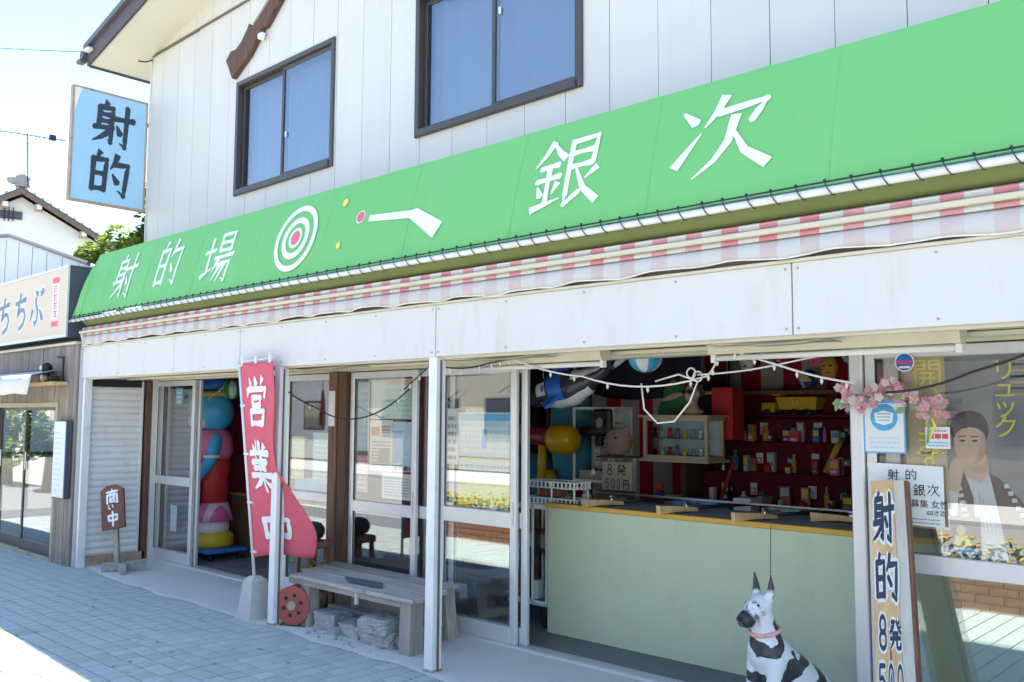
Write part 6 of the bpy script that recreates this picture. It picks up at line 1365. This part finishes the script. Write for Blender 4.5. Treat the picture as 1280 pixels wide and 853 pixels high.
rg = MB(); rg.lathe([(.30, 0), (.24, .22), (.34, .36), (.15, .55)], (0, .1, ZP+.0), 10, 1.0, .7); rg.ell((-.3, .1, ZP+.25), (.3, .2, .18)); rg.build('ridge_ornament', 'roof_tile', GH, True); MB().tube([(0, .2, ZP+.1), (0, 8.4, ZP+.1)], .14, 8).build('ridge', 'roof_tile', GH)
GH.rotation_euler = (0, 0, R(72))
AN_ = empty('roof_antenna', (-39.9, 12.9, 10.9), 'thin television antenna standing on the ridge of the gabled house', 'antenna')
MB().tube([(-39.7, 12.95, 10.95), (-40.1, 12.95, 13.25)], .025, 6).build('mast', 'iron', AN_)
bd = Vector((.31, .95, 0)); c0 = Vector((-40.1, 12.95, 13.2)); m_ = MB(); m_.tube([c0-bd*1.1+Vector((0, 0, .03)), c0+bd*1.45-Vector((0, 0, .02))], .02, 6)
for k in range(8): p = c0+bd*(-.95+.32*k); m_.tube([p+Vector((-.25, .08, 0)), p+Vector((.25, -.08, 0))], .012, 5)
p = c0+bd*.95; m_.box(p.x-.08, p.x+.08, p.y-.12, p.y+.12, p.z-.08, p.z+.14); m_.tube([c0+Vector((0, 0, -.4)), c0+bd*.5], .012, 5); m_.build('boom', 'iron', AN_)
o = MB().tube(sag((-26, 3.95, 10.75), (-10.28, 3.90, zs(XE)+.13), .12, 16), .005, 5).build('overhead_wire', 'rubber'); tag(o, 'thin overhead wire running from the roof corner out of the picture', 'wire')

# ------------------------------------------------------------------ foliage
def leaves(mb, c, r, n, s, seed):
    rn_ = random.Random(seed); c = Vector(c); blobs = [(c+Vector((rn_.uniform(-.7, .7)*r[0], rn_.uniform(-.7, .7)*r[1], rn_.uniform(-.6, .7)*r[2])), rn_.uniform(.3, .5)) for _ in range(9)]
    for k in range(n):
        b, q = blobs[k % 9]; d = Vector((rn_.gauss(0, 1), rn_.gauss(0, 1), rn_.gauss(0, 1))).normalized()*rn_.uniform(.55, 1.05)**.6
        p = b+Vector((d.x*r[0]*q, d.y*r[1]*q, d.z*r[2]*q)); u = Vector((rn_.uniform(-1, 1), rn_.uniform(-1, 1), rn_.uniform(-.6, .4))).normalized(); v = u.cross(Vector((rn_.uniform(-.6, .6), rn_.uniform(-.6, .6), 1))).normalized()
        l_ = s*rn_.uniform(.7, 1.3); mb.add([p-u*l_, p+v*l_*.45, p+u*l_, p-v*l_*.45], [(0, 1, 2, 3)])
    return mb
def tree(name, base, h, r, n, s, label, seed, m='leaf', cat='tree', group=None):
    T = empty(name, base, label, cat, group); b = Vector(base); q = MB(); q.tube([b, b+Vector((.05, 0, h*.35)), b+Vector((-.03, .04, h*.65))], [r[0]*.09+.02, r[0]*.07+.01, r[0]*.04], 8); rn_ = random.Random(seed)
    for k in range(5): a = k*1.3; q.tube([b+Vector((0, 0, h*.45)), b+Vector((math.cos(a)*r[0]*.5, math.sin(a)*r[1]*.5, h*.7+rn_.uniform(-.1, .1)))], [r[0]*.04+.008, .008], 6)
    q.build('trunk', 'bark', T, True); leaves(MB(), b+Vector((0, 0, h-r[2]*.8)), r, n, s, seed).build('crown', m, T)
    return T
tree('shrub', (-12.45, 5.3, 2.42), 1.78, (.72, .4, .48), 1900, .065, 'yellow-green shrub on the roof edge left of the wall corner', 2, 'leaf_yellow', 'shrub')
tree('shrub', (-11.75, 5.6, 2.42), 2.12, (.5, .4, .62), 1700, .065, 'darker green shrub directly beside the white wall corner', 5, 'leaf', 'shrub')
# ------------------------------------------------------------------ the other side of the street, mirrored in the shop glass
def planter(x0, x1, label):
    PL = empty('brick_planter', ((x0+x1)/2, .7, 0), label, 'planter', 'brick flower beds along the kerb'); k0 = None; nr = 5
    MB().box(x0+.02, x1-.02, .42, 1.00, -.01, .33).build('core', 'earth', PL)
    n = int((x1-x0)/.22); br = MB()
    for r_ in range(nr):
        for i in range(n):
            a = x0+i*.22+(.11 if r_ % 2 else 0); b = min(a+.21, x1)
            if b-a > .03: br.box(a, b, .995, 1.06, r_*.072, r_*.072+.064)
    stuff(br.build('brickwork', 'brick', PL)); rn_ = random.Random(int(x0*10))
    lf_ = MB(); fl = MB()
    for k in range(int((x1-x0)*170)):
        p = Vector((rn_.uniform(x0, x1), rn_.uniform(.45, 1.0), rn_.uniform(.33, .50))); u = Vector((rn_.uniform(-1, 1), rn_.uniform(-1, 1), rn_.uniform(0, .8))).normalized()*.045; v = u.cross(Vector((rn_.uniform(-1, 1), rn_.uniform(-1, 1), 1))).normalized()*.02; lf_.add([p-u, p+v, p+u, p-v], [(0, 1, 2, 3)])
        if k % 2: q = p+Vector((0, .02, rn_.uniform(.02, .09))); fl.ell(q, (.022, .022, .012), 6, 4)
    stuff(lf_.build('flower_leaves', 'leaf', PL)); stuff(fl.build('flowers', 'yellow', PL))
planter(-9.6, -7.0, 'brick flower bed with yellow flowers, nearest the left shop front, beside the road'); planter(-6.6, -4.2, 'brick flower bed with yellow flowers opposite the wooden bench, beside the road'); planter(-3.4, -1.7, 'short brick flower bed with yellow flowers opposite the right door, beside the road')
def house(x0, x1, y, h, m, label, rh=1.6):
    H_ = empty('opposite_house', ((x0+x1)/2, y-3, 0), label, 'house', 'houses across the road')
    MB().box(x0, x1, y-6, y, -.1, h).build('wall', m, H_)
    xm = (x0+x1)/2; MB().prism([(x0-.5, y+.6, h-.05), (x1+.5, y+.6, h-.05), (x1+.5, y+.6, h+.08), (x0-.5, y+.6, h+.08)], (0, -7.2, 0)).build('eaves', 'trim_brown', H_)
    MB().hexa([(x0-.5, y+.6, h+.081), (x1+.5, y+.6, h+.081), (x1+.5, y-6.6, h+.081), (x0-.5, y-6.6, h+.081)], [(x0+.5, y-2.7, h+rh), (x1-.5, y-2.7, h+rh), (x1-.5, y-3.3, h+rh), (x0+.5, y-3.3, h+rh)]).build('roof', 'roof_tile', H_)
    k = 0; xx = x0+.8
    while xx < x1-1.4:
        for z in ((1.0, 3.5) if h > 4.5 else (1.0,)):
            w_ = MB().box(xx, xx+1.3, y, y+.05, z, z+1.1).build('window', 'bronze', H_); MB().box(xx+.06, xx+1.24, y+.051, y+.056, z+.06, z+1.04).build('pane', 'pane_sky', w_)
        xx += 2.5
mat('plaster_brown', (.20, .165, .135), .85, .15, 2); house(-13.5, -3.2, -10.0, 3.4, 'plaster_brown', 'brown low house across the road'); house(-25.5, -15.0, -10.5, 4.4, 'plaster_beige', 'beige house across the road to the left'); house(-2.0, 6, -10.2, 5.4, 'plaster', 'white two-storey house across the road to the right', 1.8); house(-36, -27, -11, 3.2, 'plaster', 'white low house far left across the road'); house(-52, -38, -11, 5.4, 'plaster_beige', 'beige two-storey house farthest along the road')
for k, (x, y, h, r) in enumerate(((-33, -7.5, 3.8, 1.7), (-40, -7.3, 4.6, 2.0), (-46, -7.3, 4.2, 1.8), (-2.4, -8.4, 3.6, 1.0))):
    tree('street_tree', (x, y, -.01), h, (r, r, h*.36), 2600, .14, ('street tree before the far low white house', 'largest street tree at the far end of the road', 'last street tree at the end of the road', 'slim street tree at the right of the brown low house')[k], 40+k, 'leaf', 'tree', 'street trees across the road')
for k in range(7):
    x = -14.5-2.6*k; tree('hedge_bush', (x, .55, -.01), 1.55+.15*(k % 3), (1.15, .5, .75), 1500, .085, ('first', 'second', 'third', 'fourth', 'fifth', 'sixth', 'seventh')[k]+' leafy roadside bush counted leftward from the neighbouring shop', 60+k, 'leaf_yellow' if k % 2 else 'leaf', 'bush', 'bushes along the kerb to the left')
